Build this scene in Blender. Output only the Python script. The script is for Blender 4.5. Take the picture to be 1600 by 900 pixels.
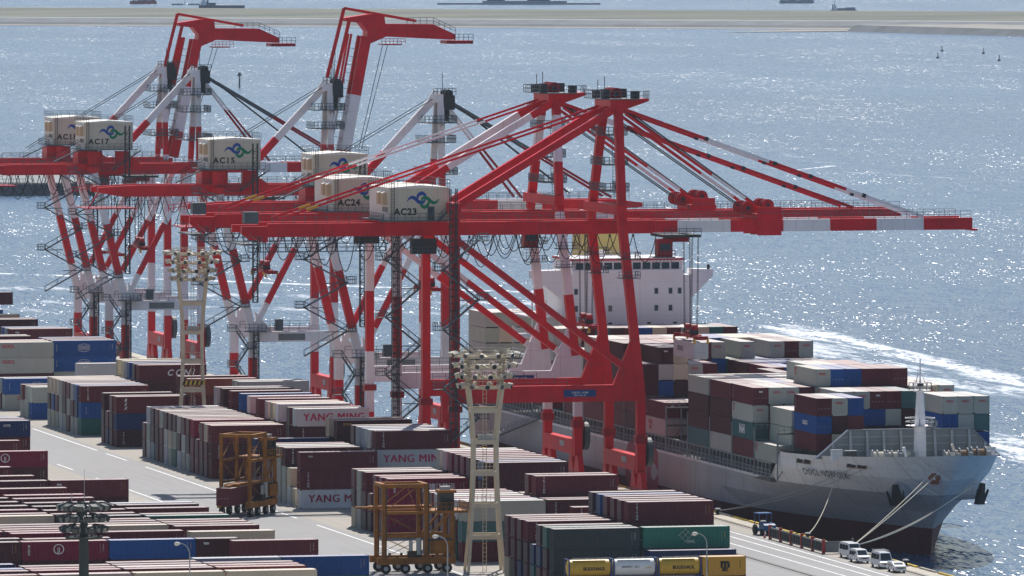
import bpy, math, random
from mathutils import Vector, Matrix
random.seed(7)
R = math.radians
scene = bpy.context.scene
for o in list(bpy.data.objects): bpy.data.objects.remove(o)
C = scene.collection

# ---------------------------------------------------------------- camera
SEA = -3.5
cam_d = bpy.data.cameras.new('camera'); cam = bpy.data.objects.new('camera', cam_d); C.objects.link(cam)
cam.location = (0, 0, 95)
cam.rotation_euler = (R(90 - 2.7131), 0, R(-13.8729))
cam_d.sensor_width = 36; cam_d.lens = 36 * 13000 / 1600
cam_d.clip_start = 5; cam_d.clip_end = 80000
scene.camera = cam

# ---------------------------------------------------------------- sky and sun (sun ahead of the camera, a little to its right)
SUN_EL, SUN_AZ = 53.0, 20.0            # azimuth clockwise from +Y
world = bpy.data.worlds.new('World'); scene.world = world; world.use_nodes = True
nt = world.node_tree; bg = nt.nodes['Background']
sky = nt.nodes.new('ShaderNodeTexSky'); sky.sky_type = 'NISHITA'; sky.sun_disc = False
sky.sun_elevation = R(SUN_EL); sky.sun_rotation = R(SUN_AZ); sky.air_density = 1.1; sky.dust_density = 0.8; sky.ozone_density = 2.5
nt.links.new(sky.outputs[0], bg.inputs[0]); bg.inputs[1].default_value = 0.085
sun_d = bpy.data.lights.new('sun', 'SUN'); sun = bpy.data.objects.new('sun', sun_d); C.objects.link(sun)
sun_d.energy = 5.0; sun_d.angle = R(0.53); sun_d.color = (1.0, 0.955, 0.89)
sd = Vector((math.sin(R(SUN_AZ)) * math.cos(R(SUN_EL)), math.cos(R(SUN_AZ)) * math.cos(R(SUN_EL)), math.sin(R(SUN_EL))))
sun.rotation_euler = sd.to_track_quat('Z', 'Y').to_euler(); sun.location = (300, 1000, 400)
vs = scene.view_settings
vs.view_transform = 'Standard'; vs.look = 'None'; vs.exposure = 0.12; vs.gamma = 1.0; vs.use_curve_mapping = False
cy = scene.cycles
cy.max_bounces = 6; cy.diffuse_bounces = 3; cy.glossy_bounces = 3; cy.volume_bounces = 1
cy.caustics_reflective = False; cy.caustics_refractive = False; cy.sample_clamp_indirect = 4.0

# ---------------------------------------------------------------- materials
MATS = {}
def pm(name, col, rough=0.55, var=0.12, scale=0.35, metal=0.0, spec=0.22, streak=0.0, streak_col=(0.10, 0.045, 0.02), bump=0.0, bscale=3.0, detail=5):
    m = bpy.data.materials.new(name); m.use_nodes = True; n = m.node_tree; b = n.nodes['Principled BSDF']
    b.inputs['Roughness'].default_value = rough; b.inputs['Metallic'].default_value = metal
    b.inputs['Specular IOR Level'].default_value = spec
    geo = n.nodes.new('ShaderNodeNewGeometry')
    no = n.nodes.new('ShaderNodeTexNoise'); no.inputs['Scale'].default_value = scale; no.inputs['Detail'].default_value = detail
    n.links.new(geo.outputs['Position'], no.inputs['Vector'])
    mp = n.nodes.new('ShaderNodeMapRange'); mp.inputs['From Min'].default_value = 0.3; mp.inputs['From Max'].default_value = 0.7
    mp.inputs['To Min'].default_value = 1 - var; mp.inputs['To Max'].default_value = 1 + var
    n.links.new(no.outputs['Fac'], mp.inputs['Value'])
    mul = n.nodes.new('ShaderNodeVectorMath'); mul.operation = 'SCALE'; mul.inputs[0].default_value = col
    n.links.new(mp.outputs[0], mul.inputs['Scale']); out = mul.outputs[0]
    if streak > 0:                      # rust and dirt runs, stretched down the surface
        mpg = n.nodes.new('ShaderNodeMapping'); mpg.inputs['Scale'].default_value = (1.4, 1.4, 0.12)
        n.links.new(geo.outputs['Position'], mpg.inputs['Vector'])
        n2 = n.nodes.new('ShaderNodeTexNoise'); n2.inputs['Scale'].default_value = 0.9; n2.inputs['Detail'].default_value = 6
        n.links.new(mpg.outputs[0], n2.inputs['Vector'])
        m2 = n.nodes.new('ShaderNodeMapRange'); m2.inputs['From Min'].default_value = 0.56; m2.inputs['From Max'].default_value = 0.78
        m2.inputs['To Max'].default_value = streak
        n.links.new(n2.outputs['Fac'], m2.inputs['Value'])
        mx = n.nodes.new('ShaderNodeMix'); mx.data_type = 'RGBA'; mx.inputs['B'].default_value = (*streak_col, 1)
        n.links.new(m2.outputs[0], mx.inputs['Factor']); n.links.new(out, mx.inputs['A']); out = mx.outputs['Result']
    n.links.new(out, b.inputs['Base Color'])
    if bump > 0:
        n3 = n.nodes.new('ShaderNodeTexNoise'); n3.inputs['Scale'].default_value = bscale; n3.inputs['Detail'].default_value = 4
        n.links.new(geo.outputs['Position'], n3.inputs['Vector'])
        bp = n.nodes.new('ShaderNodeBump'); bp.inputs['Strength'].default_value = bump; bp.inputs['Distance'].default_value = 0.05
        n.links.new(n3.outputs['Fac'], bp.inputs['Height']); n.links.new(bp.outputs[0], b.inputs['Normal'])
    MATS[name] = m; return m

pm('crane_red', (0.66, 0.010, 0.022), 0.42, 0.14, 0.35, streak=0.30, streak_col=(0.20, 0.02, 0.015))
pm('crane_white', (0.85, 0.81, 0.82), 0.45, 0.08, 0.25, streak=0.22, streak_col=(0.34, 0.24, 0.18))
pm('crane_grey', (0.095, 0.115, 0.13), 0.55, 0.15)
pm('crane_dark', (0.045, 0.05, 0.055), 0.6, 0.2)
pm('rope_dark', (0.02, 0.022, 0.025), 0.6, 0.1)
pm('cabin_red', (0.34, 0.008, 0.02), 0.4, 0.2, streak=0.2)
pm('house_cream', (0.66, 0.58, 0.46), 0.5, 0.06, 0.2, streak=0.10, streak_col=(0.36, 0.28, 0.2))
pm('house_white', (0.78, 0.75, 0.68), 0.5, 0.06, 0.2)
pm('vent_tan', (0.62, 0.45, 0.28), 0.6, 0.1)
pm('logo_blue', (0.012, 0.07, 0.34), 0.45, 0.03)
pm('logo_green', (0.0, 0.22, 0.11), 0.45, 0.03)
pm('print_black', (0.015, 0.015, 0.015), 0.5, 0.02)
pm('print_white', (0.75, 0.74, 0.74), 0.5, 0.06, 2)
pm('print_red', (0.55, 0.03, 0.05), 0.5, 0.05)
pm('print_magenta', (0.45, 0.012, 0.09), 0.5, 0.03)
pm('print_navy', (0.02, 0.035, 0.09), 0.5, 0.05)
pm('print_yellow', (0.65, 0.40, 0.04), 0.5, 0.05)
pm('sign_blue', (0.015, 0.06, 0.22), 0.4, 0.05)
pm('glass_dark', (0.02, 0.03, 0.035), 0.08, 0.0, spec=0.8)
pm('steel', (0.34, 0.34, 0.33), 0.4, 0.15, metal=0.6)
pm('tyre', (0.018, 0.018, 0.018), 0.8, 0.2)
pm('hull_grey', (0.40, 0.40, 0.425), 0.5, 0.08, 0.08, streak=0.35, streak_col=(0.16, 0.10, 0.07))
pm('hull_white', (0.74, 0.73, 0.73), 0.5, 0.06, 0.1, streak=0.45, streak_col=(0.34, 0.17, 0.07))
pm('hull_red', (0.115, 0.022, 0.03), 0.6, 0.15, 0.15, streak=0.3, streak_col=(0.05, 0.03, 0.03))
pm('hull_pink', (0.30, 0.04, 0.08), 0.55, 0.12, 0.2)
pm('ship_white', (0.86, 0.84, 0.85), 0.45, 0.05, 0.15, streak=0.12, streak_col=(0.45, 0.28, 0.16))
pm('ship_grey', (0.27, 0.295, 0.315), 0.55, 0.12, 0.4, streak=0.2)
pm('deck_grey', (0.10, 0.105, 0.10), 0.7, 0.25, 0.6, streak=0.3)
pm('deck_rust', (0.20, 0.12, 0.07), 0.7, 0.35, 1.2)
pm('funnel_yellow', (0.66, 0.50, 0.17), 0.5, 0.08)
pm('tower_cream', (0.60, 0.52, 0.38), 0.55, 0.1, 0.5, streak=0.35, streak_col=(0.30, 0.17, 0.08))
pm('lamp_shell', (0.62, 0.56, 0.46), 0.4, 0.1)
pm('mast_green', (0.05, 0.065, 0.065), 0.6, 0.2)
pm('galvanised', (0.42, 0.43, 0.43), 0.45, 0.15, metal=0.3)
pm('carrier_orange', (0.31, 0.115, 0.012), 0.5, 0.30, 0.9, streak=0.6, streak_col=(0.12, 0.05, 0.02))
pm('carrier_dark', (0.05, 0.035, 0.025), 0.6, 0.3)
pm('rope_cream', (0.68, 0.62, 0.50), 0.8, 0.1)
pm('rope_grey', (0.35, 0.35, 0.34), 0.8, 0.1)
pm('car_white', (0.74, 0.75, 0.76), 0.25, 0.03)
pm('rubber_black', (0.02, 0.02, 0.022), 0.75, 0.2)
pm('tractor_blue', (0.02, 0.09, 0.24), 0.45, 0.15)
pm('fence_grey', (0.18, 0.19, 0.19), 0.6, 0.2)
pm('fence_red', (0.38, 0.04, 0.03), 0.6, 0.2)
pm('kerb_yellow', (0.62, 0.42, 0.06), 0.7, 0.25, 1.5)
pm('tank_yellow', (0.62, 0.38, 0.05), 0.4, 0.1, streak=0.15)
pm('tank_white', (0.72, 0.72, 0.72), 0.4, 0.08)
pm('frame_blue', (0.02, 0.06, 0.20), 0.5, 0.15)
pm('far_ship_blue', (0.05, 0.09, 0.14), 0.6, 0.1)
pm('far_ship_red', (0.35, 0.05, 0.04), 0.6, 0.1)
pm('far_ship_grey', (0.30, 0.33, 0.35), 0.6, 0.1)
pm('sea_wall', (0.12, 0.13, 0.14), 0.8, 0.25, 0.05)
pm('breakwater_top', (0.24, 0.255, 0.26), 0.8, 0.15, 0.05)
pm('sand', (0.27, 0.255, 0.23), 0.9, 0.15, 0.02)

def seams(name, axes, amt):              # welded plate and panel joints as thin darker lines
    m = MATS[name]; n = m.node_tree; b = n.nodes['Principled BSDF']; src = b.inputs['Base Color'].links[0].from_socket
    g = n.nodes.new('ShaderNodeNewGeometry'); sp = n.nodes.new('ShaderNodeSeparateXYZ'); n.links.new(g.outputs['Position'], sp.inputs[0]); tot = None
    for ax, per, wd in axes:
        d = n.nodes.new('ShaderNodeMath'); d.operation = 'DIVIDE'; n.links.new(sp.outputs[ax], d.inputs[0]); d.inputs[1].default_value = per
        f = n.nodes.new('ShaderNodeMath'); f.operation = 'FRACT'; n.links.new(d.outputs[0], f.inputs[0])
        l = n.nodes.new('ShaderNodeMath'); l.operation = 'LESS_THAN'; n.links.new(f.outputs[0], l.inputs[0]); l.inputs[1].default_value = wd / per
        if tot is None: tot = l.outputs[0]
        else:
            x = n.nodes.new('ShaderNodeMath'); x.operation = 'MAXIMUM'; n.links.new(tot, x.inputs[0]); n.links.new(l.outputs[0], x.inputs[1]); tot = x.outputs[0]
    k = n.nodes.new('ShaderNodeMath'); k.operation = 'MULTIPLY'; n.links.new(tot, k.inputs[0]); k.inputs[1].default_value = amt
    mx = n.nodes.new('ShaderNodeMix'); mx.data_type = 'RGBA'; mx.inputs['B'].default_value = (0.05, 0.05, 0.05, 1)
    n.links.new(k.outputs[0], mx.inputs['Factor']); n.links.new(src, mx.inputs['A']); n.links.new(mx.outputs['Result'], b.inputs['Base Color'])
for q in ('hull_grey', 'hull_white', 'hull_red'): seams(q, ((1, 9.0, 0.35), (2, 2.45, 0.06)), 0.22)
seams('house_cream', ((0, 1.6, 0.07), (2, 2.6, 0.06)), 0.18); seams('ship_white', ((2, 2.9, 0.07), (0, 6.0, 0.08)), 0.16)
seams('crane_red', ((0, 6.0, 0.12), (2, 5.0, 0.10)), 0.25); seams('crane_white', ((0, 6.0, 0.12), (2, 5.0, 0.10)), 0.2)

# ---------------------------------------------------------------- mesh helpers
class MB:
    def __init__(s): s.v = []; s.f = []; s.m = []; s.mats = []
    def mi(s, m):
        if m not in s.mats: s.mats.append(m)
        return s.mats.index(m)
    def poly(s, pts, m):
        b = len(s.v); s.v += [tuple(p) for p in pts]; s.f.append(tuple(range(b, b + len(pts)))); s.m.append(s.mi(m))
    def hexa(s, p, m):                   # 8 points: bottom ring then top ring
        b = len(s.v); s.v += [tuple(q) for q in p]; i = s.mi(m)
        for f in ((3, 2, 1, 0), (4, 5, 6, 7), (0, 1, 5, 4), (1, 2, 6, 5), (2, 3, 7, 6), (3, 0, 4, 7)):
            s.f.append(tuple(b + k for k in f)); s.m.append(i)
    def box(s, x0, x1, y0, y1, z0, z1, m):
        s.hexa([(x0, y0, z0), (x1, y0, z0), (x1, y1, z0), (x0, y1, z0), (x0, y0, z1), (x1, y0, z1), (x1, y1, z1), (x0, y1, z1)], m)
    def cbox(s, c, d, m): s.box(c[0] - d[0] / 2, c[0] + d[0] / 2, c[1] - d[1] / 2, c[1] + d[1] / 2, c[2] - d[2] / 2, c[2] + d[2] / 2, m)
    def frame(s, p0, p1, up):
        d = (Vector(p1) - Vector(p0)).normalized(); u = Vector(up)
        if abs(d.dot(u)) > 0.98: u = Vector((0, 1, 0)) if abs(d.y) < 0.9 else Vector((1, 0, 0))
        a = d.cross(u).normalized(); return a, a.cross(d).normalized()
    def beam(s, p0, p1, w, h, m, up=(0, 0, 1), w1=None, h1=None):
        a, u = s.frame(p0, p1, up); p0 = Vector(p0); p1 = Vector(p1); w1 = w1 or w; h1 = h1 or h
        q = []
        for p, ww, hh in ((p0, w, h), (p1, w1, h1)):
            q += [p - a * ww / 2 - u * hh / 2, p + a * ww / 2 - u * hh / 2, p + a * ww / 2 + u * hh / 2, p - a * ww / 2 + u * hh / 2]
        s.hexa(q, m)
    def bands(s, p0, p1, w, h, bd, up=(0, 0, 1)):       # bd: [(t_end, mat)]
        p0 = Vector(p0); p1 = Vector(p1); t = 0
        for te, m in bd:
            te = min(te, 1.0)
            if te > t + 1e-4: s.beam(p0.lerp(p1, t), p0.lerp(p1, te), w, h, m, up); t = te
    def zbands(s, p0, p1, w, h, zb, up=(0, 1, 0)):
        z0, z1 = p0[2], p1[2]
        s.bands(p0, p1, w, h, [((z - z0) / (z1 - z0), m) for z, m in zb if z > z0], up)
    def tube(s, p0, p1, r, m, n=8, r1=None, cap=True):
        a, u = s.frame(p0, p1, (0, 0, 1)); p0 = Vector(p0); p1 = Vector(p1); r1 = r if r1 is None else r1
        b = len(s.v); i = s.mi(m)
        for p, rr in ((p0, r), (p1, r1)):
            for k in range(n):
                t = 2 * math.pi * k / n; s.v.append(tuple(p + (a * math.cos(t) + u * math.sin(t)) * rr))
        for k in range(n):
            s.f.append((b + k, b + (k + 1) % n, b + n + (k + 1) % n, b + n + k)); s.m.append(i)
        if cap:
            s.f.append(tuple(b + k for k in range(n))[::-1]); s.m.append(i)
            s.f.append(tuple(b + n + k for k in range(n))); s.m.append(i)
    def path(s, pts, r, m, n=4):
        for a, b in zip(pts[:-1], pts[1:]): s.tube(a, b, r, m, n, cap=False)
    def rail(s, pts, m, h=1.1, step=1.7, t=0.07, mid=True):
        for a, b in zip(pts[:-1], pts[1:]):
            a = Vector(a); b = Vector(b); L = (b - a).length
            if L < 0.05: continue
            k = max(1, round(L / step))
            for i in range(k + 1):
                p = a.lerp(b, i / k); s.beam(p, p + Vector((0, 0, h)), t, t, m)
            for hh in ((h, h * 0.5) if mid else (h,)):
                s.beam(a + Vector((0, 0, hh)), b + Vector((0, 0, hh)), t, t, m)
    def prism(s, poly, axis, d0, d1, m): # polygon in the two other axes, extruded along axis
        def P(q, d):
            return (d, q[0], q[1]) if axis == 'x' else (q[0], d, q[1]) if axis == 'y' else (q[0], q[1], d)
        b = len(s.v); n = len(poly); i = s.mi(m)
        s.v += [P(q, d0) for q in poly] + [P(q, d1) for q in poly]
        s.f.append(tuple(range(b, b + n))); s.m.append(i); s.f.append(tuple(range(b + n, b + 2 * n))[::-1]); s.m.append(i)
        for k in range(n):
            s.f.append((b + k, b + n + k, b + n + (k + 1) % n, b + (k + 1) % n)); s.m.append(i)
    def stroke(s, pts, wid, y, m, sub=6, cx=0, cz=0, sc=1):   # ribbon of changing width in the xz plane
        P = []; W = []
        for i in range(len(pts) - 1):
            p = [Vector(pts[max(0, min(len(pts) - 1, i + k))]) for k in (-1, 0, 1, 2)]
            for k in range(sub):
                t = k / sub
                P.append(0.5 * ((2 * p[1]) + (p[2] - p[0]) * t + (2 * p[0] - 5 * p[1] + 4 * p[2] - p[3]) * t * t + (3 * p[1] - p[0] - 3 * p[2] + p[3]) * t ** 3))
                W.append(wid[i] * (1 - t) + wid[i + 1] * t)
        P.append(Vector(pts[-1])); W.append(wid[-1])
        L = []; Rr = []
        for i, p in enumerate(P):
            d = (P[min(i + 1, len(P) - 1)] - P[max(i - 1, 0)]); d.normalize(); n = Vector((-d.y, d.x))
            L.append(p + n * W[i] / 2); Rr.append(p - n * W[i] / 2)
        for i in range(len(P) - 1):
            s.poly([(cx + q.x * sc, y, cz + q.y * sc) for q in (Rr[i], Rr[i + 1], L[i + 1], L[i])], m)
    def mesh(s, name):
        me = bpy.data.meshes.new(name); me.from_pydata(s.v, [], s.f)
        for m in s.mats: me.materials.append(MATS[m])
        me.polygons.foreach_set('material_index', s.m); me.update(); return me
    def build(s, name, parent=None, loc=(0, 0, 0), rz=0.0):
        o = bpy.data.objects.new(name, s.mesh(name)); C.objects.link(o); o.parent = parent; o.location = loc; o.rotation_euler = (0, 0, rz)
        return o

def tag(o, label=None, cat=None, group=None, kind=None):
    if label: o['label'] = label
    if cat: o['category'] = cat
    if group: o['group'] = group
    if kind: o['kind'] = kind
    return o
def thing(name, label, cat, loc=(0, 0, 0), rz=0.0, group=None):
    o = bpy.data.objects.new(name, None); C.objects.link(o); o.location = loc; o.rotation_euler = (0, 0, rz); o.empty_display_size = 0.5
    return tag(o, label, cat, group)
def copy_tree(o, parent=None):
    c = o.copy(); C.objects.link(c); c.parent = parent
    for ch in list(o.children): copy_tree(ch, c)
    return c
def inst(name, me, parent, loc, rz=0.0, rx=0.0):
    o = bpy.data.objects.new(name, me); C.objects.link(o); o.parent = parent; o.location = loc; o.rotation_euler = (rx, 0, rz); return o
TXT = {}
def text_mesh(s, mat, bold=0.02, ext=0.0, shear=0.0, spacing=1.0):
    k = (s, mat, bold, shear, spacing)
    if k not in TXT:
        cu = bpy.data.curves.new('lettering', 'FONT'); cu.body = s; cu.size = 1; cu.offset = bold; cu.align_x = 'CENTER'; cu.align_y = 'CENTER'
        cu.shear = shear; cu.resolution_u = 3; cu.space_character = spacing
        ob = bpy.data.objects.new('lettering', cu); C.objects.link(ob)
        bpy.context.view_layer.update()
        me = bpy.data.meshes.new_from_object(ob.evaluated_get(bpy.context.evaluated_depsgraph_get())); me.materials.clear(); me.materials.append(MATS[mat]); me.name = 'lettering'
        bpy.data.objects.remove(ob); TXT[k] = me
    return TXT[k]
def lettering(s, mat, parent, loc, size, rot=(R(90), 0, 0), sx=1.0, bold=0.02, shear=0.0, spacing=1.0):
    o = bpy.data.objects.new('lettering', text_mesh(s, mat, bold, 0, shear, spacing)); C.objects.link(o); o.parent = parent; o.location = loc
    o.rotation_euler = rot; o.scale = (size * sx, size, size); return o
# ================================================================ the setting
def node_mat(name):
    m = bpy.data.materials.new(name); m.use_nodes = True; MATS[name] = m
    n = m.node_tree; return m, n, n.nodes['Principled BSDF']
def math_n(n, op, a, b=None, c=None, clamp=False):
    x = n.nodes.new('ShaderNodeMath'); x.operation = op; x.use_clamp = clamp
    for i, v in enumerate((a, b, c)):
        if v is None: continue
        if isinstance(v, (int, float)): x.inputs[i].default_value = v
        else: n.links.new(v, x.inputs[i])
    return x.outputs[0]
def smooth(n, v, lo, hi, t0=0.0, t1=1.0):
    x = n.nodes.new('ShaderNodeMapRange'); x.interpolation_type = 'SMOOTHSTEP'
    n.links.new(v, x.inputs['Value']); x.inputs['From Min'].default_value = lo; x.inputs['From Max'].default_value = hi
    x.inputs['To Min'].default_value = t0; x.inputs['To Max'].default_value = t1; return x.outputs[0]
def noise_n(n, vec, scale, detail=4, rough=0.5, dist=0.0):
    x = n.nodes.new('ShaderNodeTexNoise'); x.inputs['Scale'].default_value = scale; x.inputs['Detail'].default_value = detail
    x.inputs['Roughness'].default_value = rough; x.inputs['Distortion'].default_value = dist; n.links.new(vec, x.inputs['Vector']); return x.outputs['Fac']
def mapped(n, vec, sc, rot=0.0):
    x = n.nodes.new('ShaderNodeMapping'); x.inputs['Scale'].default_value = sc; x.inputs['Rotation'].default_value = (0, 0, rot); n.links.new(vec, x.inputs['Vector']); return x.outputs[0]
def mixc(n, f, a, b):
    x = n.nodes.new('ShaderNodeMix'); x.data_type = 'RGBA'
    for k, v in (('Factor', f), ('A', a), ('B', b)):
        if isinstance(v, (tuple, list)): x.inputs[k].default_value = (*v, 1)
        elif isinstance(v, (int, float)): x.inputs[k].default_value = v
        else: n.links.new(v, x.inputs[k])
    return x.outputs['Result']

# ---- sea: wind ripples, glints, and the wakes of passing boats
m, n, b = node_mat('sea_water')
geo = n.nodes.new('ShaderNodeNewGeometry'); pos = geo.outputs['Position']
sep = n.nodes.new('ShaderNodeSeparateXYZ'); n.links.new(pos, sep.inputs[0])
w3 = noise_n(n, mapped(n, pos, (1.0, 0.25, 1.0), R(-25)), 0.0035, 3, 0.5)
gust = smooth(n, noise_n(n, mapped(n, pos, (1.0, 0.35, 1.0), R(-30)), 0.011, 4, 0.6), 0.34, 0.68, 0.72, 1.18)
tilt = None                              # slopes of the wind waves: x and y tilt from three sizes of ripple
for sx_, sy_, rt, dt, kx, ky in ((2.3, 0.30, -14, 2, 1.0, 1.72), (0.50, 0.085, 12, 2, 0.65, 1.08), (0.09, 0.03, -8, 2, 0.22, 0.36), (0.75, 0.026, 6, 2, 0.4, 0.62)):
    tx = n.nodes.new('ShaderNodeTexNoise'); tx.inputs['Scale'].default_value = 1.0; tx.inputs['Detail'].default_value = dt; tx.inputs['Roughness'].default_value = 0.6
    n.links.new(mapped(n, pos, (sx_, sy_, 1.0), R(rt)), tx.inputs['Vector'])
    sb = n.nodes.new('ShaderNodeVectorMath'); sb.operation = 'SUBTRACT'; n.links.new(tx.outputs['Color'], sb.inputs[0]); sb.inputs[1].default_value = (0.5, 0.5, 0.5)
    ml = n.nodes.new('ShaderNodeVectorMath'); ml.operation = 'MULTIPLY'; n.links.new(sb.outputs[0], ml.inputs[0]); ml.inputs[1].default_value = (kx, ky, 0)
    if sx_ == 0.75:                       # the long swell facets tell only in the distance
        fw = n.nodes.new('ShaderNodeVectorMath'); fw.operation = 'SCALE'; n.links.new(ml.outputs[0], fw.inputs[0]); n.links.new(smooth(n, sep.outputs[1], 1700, 4200, 0.15, 1.0), fw.inputs['Scale']); ml = fw
    if tilt is None: tilt = ml.outputs[0]
    else:
        ad = n.nodes.new('ShaderNodeVectorMath'); ad.operation = 'ADD'; n.links.new(tilt, ad.inputs[0]); n.links.new(ml.outputs[0], ad.inputs[1]); tilt = ad.outputs[0]
gs = n.nodes.new('ShaderNodeVectorMath'); gs.operation = 'SCALE'; n.links.new(tilt, gs.inputs[0]); n.links.new(gust, gs.inputs['Scale'])
ad = n.nodes.new('ShaderNodeVectorMath'); ad.operation = 'ADD'; n.links.new(gs.outputs[0], ad.inputs[0]); ad.inputs[1].default_value = (0, 0, 1)
nm = n.nodes.new('ShaderNodeVectorMath'); nm.operation = 'NORMALIZE'; n.links.new(ad.outputs[0], nm.inputs[0]); n.links.new(nm.outputs[0], b.inputs['Normal'])
foam = None
brk = noise_n(n, mapped(n, pos, (1.0, 0.16, 1.0), 0), 0.22, 5, 0.65)
brk2 = noise_n(n, mapped(n, pos, (1.0, 0.10, 1.0), R(20)), 0.05, 4, 0.6)
for (ax, ay), (bx_, by_), wd, st in (((300, 2235), (520, 1968), 4.5, 1.0), ((350, 2075), (530, 1895), 14.0, 0.55), ((330, 2020), (480, 1870), 10.0, 0.52), ((300, 2000), (420, 1880), 12.0, 0.35),
                                     ((514, 1850), (499, 1540), 9.0, 1.0), ((498, 1800), (486, 1540), 11.0, 0.75), ((499, 1600), (478, 1430), 8.0, 0.55), ((446, 1450), (428, 1320), 8.0, 1.0), ((455, 1500), (440, 1400), 7.0, 0.55), ((840, 2905), (805, 2850), 3.0, 0.9), ((866, 3150), (826, 2780), 7.0, 0.3),
                                     ((800, 2900), (860, 2700), 5.0, 0.35), ((368, 1186), (362, 1170), 2.5, 0.35)):
    dx, dy = bx_ - ax, by_ - ay; L = math.hypot(dx, dy); dx /= L; dy /= L
    px = math_n(n, 'SUBTRACT', sep.outputs[0], ax); py = math_n(n, 'SUBTRACT', sep.outputs[1], ay)
    u = math_n(n, 'ADD', math_n(n, 'MULTIPLY', px, dx), math_n(n, 'MULTIPLY', py, dy))
    v = math_n(n, 'ABSOLUTE', math_n(n, 'ADD', math_n(n, 'ADD', math_n(n, 'MULTIPLY', px, -dy), math_n(n, 'MULTIPLY', py, dx)), math_n(n, 'MULTIPLY', math_n(n, 'SUBTRACT', brk2, 0.5), wd * 2.2)))
    k = math_n(n, 'MULTIPLY', smooth(n, v, wd, wd * 0.25), math_n(n, 'MULTIPLY', smooth(n, u, -L * 0.02, L * 0.12), smooth(n, u, L * 1.02, L * 0.85)))
    k = math_n(n, 'MULTIPLY', k, st)
    foam = k if foam is None else math_n(n, 'MAXIMUM', foam, k)
brk3 = noise_n(n, mapped(n, pos, (1.0, 0.22, 1.0), R(-20)), 0.9, 4, 0.7)
foam = math_n(n, 'MULTIPLY', foam, smooth(n, brk3, 0.34, 0.58, 0.42, 1.0))
foam = math_n(n, 'MULTIPLY', foam, smooth(n, math_n(n, 'ADD', brk, math_n(n, 'MULTIPLY', foam, 0.22)), 0.52, 0.74), clamp=True)
deep = mixc(n, smooth(n, w3, 0.35, 0.65), (0.020, 0.072, 0.155), (0.030, 0.090, 0.180))
n.links.new(mixc(n, foam, deep, (0.78, 0.82, 0.85)), b.inputs['Base Color'])
n.links.new(math_n(n, 'ADD', 0.24, math_n(n, 'MULTIPLY', foam, 0.6)), b.inputs['Roughness'])
b.inputs['IOR'].default_value = 1.33
mb = MB(); mb.poly([(-25000, -6000, SEA), (30000, -6000, SEA), (30000, 26000, SEA), (-25000, 26000, SEA)], 'sea_water')
tag(mb.build('sea'), kind='structure')

# ---- yard ground: asphalt lanes, worn concrete under the stacks, a lighter quay apron
m, n, b = node_mat('yard_paving')
geo = n.nodes.new('ShaderNodeNewGeometry'); pos = geo.outputs['Position']
sep = n.nodes.new('ShaderNodeSeparateXYZ'); n.links.new(pos, sep.inputs[0]); X = sep.outputs[0]
lane = math_n(n, 'MULTIPLY', math_n(n, 'GREATER_THAN', X, 257.0), math_n(n, 'LESS_THAN', math_n(n, 'ADD', X, math_n(n, 'MULTIPLY', noise_n(n, pos, 0.2, 3), 0.8)), 273.2))
lane = math_n(n, 'MAXIMUM', lane, math_n(n, 'MULTIPLY', math_n(n, 'GREATER_THAN', X, 302.0), math_n(n, 'LESS_THAN', X, 329.5)))
big = noise_n(n, pos, 0.03, 4, 0.6); fine = noise_n(n, pos, 0.6, 6, 0.65); trk = noise_n(n, mapped(n, pos, (1.0, 0.03, 1.0)), 0.9, 4, 0.6)
col = mixc(n, lane, (0.33, 0.30, 0.26), (0.265, 0.26, 0.26))
sc = math_n(n, 'ADD', 0.62, math_n(n, 'ADD', math_n(n, 'MULTIPLY', big, 0.30), math_n(n, 'ADD', math_n(n, 'MULTIPLY', fine, 0.24), math_n(n, 'MULTIPLY', trk, 0.22))))
x = n.nodes.new('ShaderNodeVectorMath'); x.operation = 'SCALE'; n.links.new(col, x.inputs[0]); n.links.new(sc, x.inputs['Scale'])
stain = smooth(n, noise_n(n, pos, 0.22, 5, 0.6), 0.62, 0.78, 0.0, 0.6)
jx = math_n(n, 'LESS_THAN', math_n(n, 'FRACT', math_n(n, 'DIVIDE', X, 5.0)), 0.014); jy = math_n(n, 'LESS_THAN', math_n(n, 'FRACT', math_n(n, 'DIVIDE', sep.outputs[1], 7.5)), 0.05)
joint = math_n(n, 'MULTIPLY', math_n(n, 'MAXIMUM', jx, jy), math_n(n, 'SUBTRACT', 0.34, math_n(n, 'MULTIPLY', lane, 0.22)))
tyre = smooth(n, noise_n(n, mapped(n, pos, (1.0, 0.012, 1.0), R(1.5)), 1.6, 3, 0.6), 0.56, 0.72, 0.0, 0.45)
stain = math_n(n, 'MAXIMUM', math_n(n, 'MAXIMUM', stain, joint), math_n(n, 'MULTIPLY', tyre, smooth(n, noise_n(n, pos, 0.02, 3), 0.40, 0.60)))
n.links.new(mixc(n, stain, x.outputs[0], (0.16, 0.15, 0.14)), b.inputs['Base Color']); b.inputs['Roughness'].default_value = 0.85
pm('quay_concrete', (0.46, 0.42, 0.35), 0.85, 0.2, 0.4)
pm('quay_face', (0.20, 0.19, 0.17), 0.9, 0.3, 0.3, streak=0.4)
pm('road_paint', (0.74, 0.74, 0.72), 0.7, 0.22, 0.9)
pm('rail_steel', (0.12, 0.10, 0.09), 0.5, 0.3)
QX = 336.5
mb = MB()
mb.poly([(-2500, -3000, 0), (QX - 2.6, -3000, 0), (QX - 2.6, 2600, 0), (-2500, 2600, 0)], 'yard_paving')
mb.poly([(QX - 2.6, -3000, 0), (QX, -3000, 0), (QX, 2600, 0), (QX - 2.6, 2600, 0)], 'quay_concrete')
mb.poly([(QX, -3000, -12), (QX, 2600, -12), (QX, 2600, 0), (QX, -3000, 0)], 'quay_face')
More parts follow.
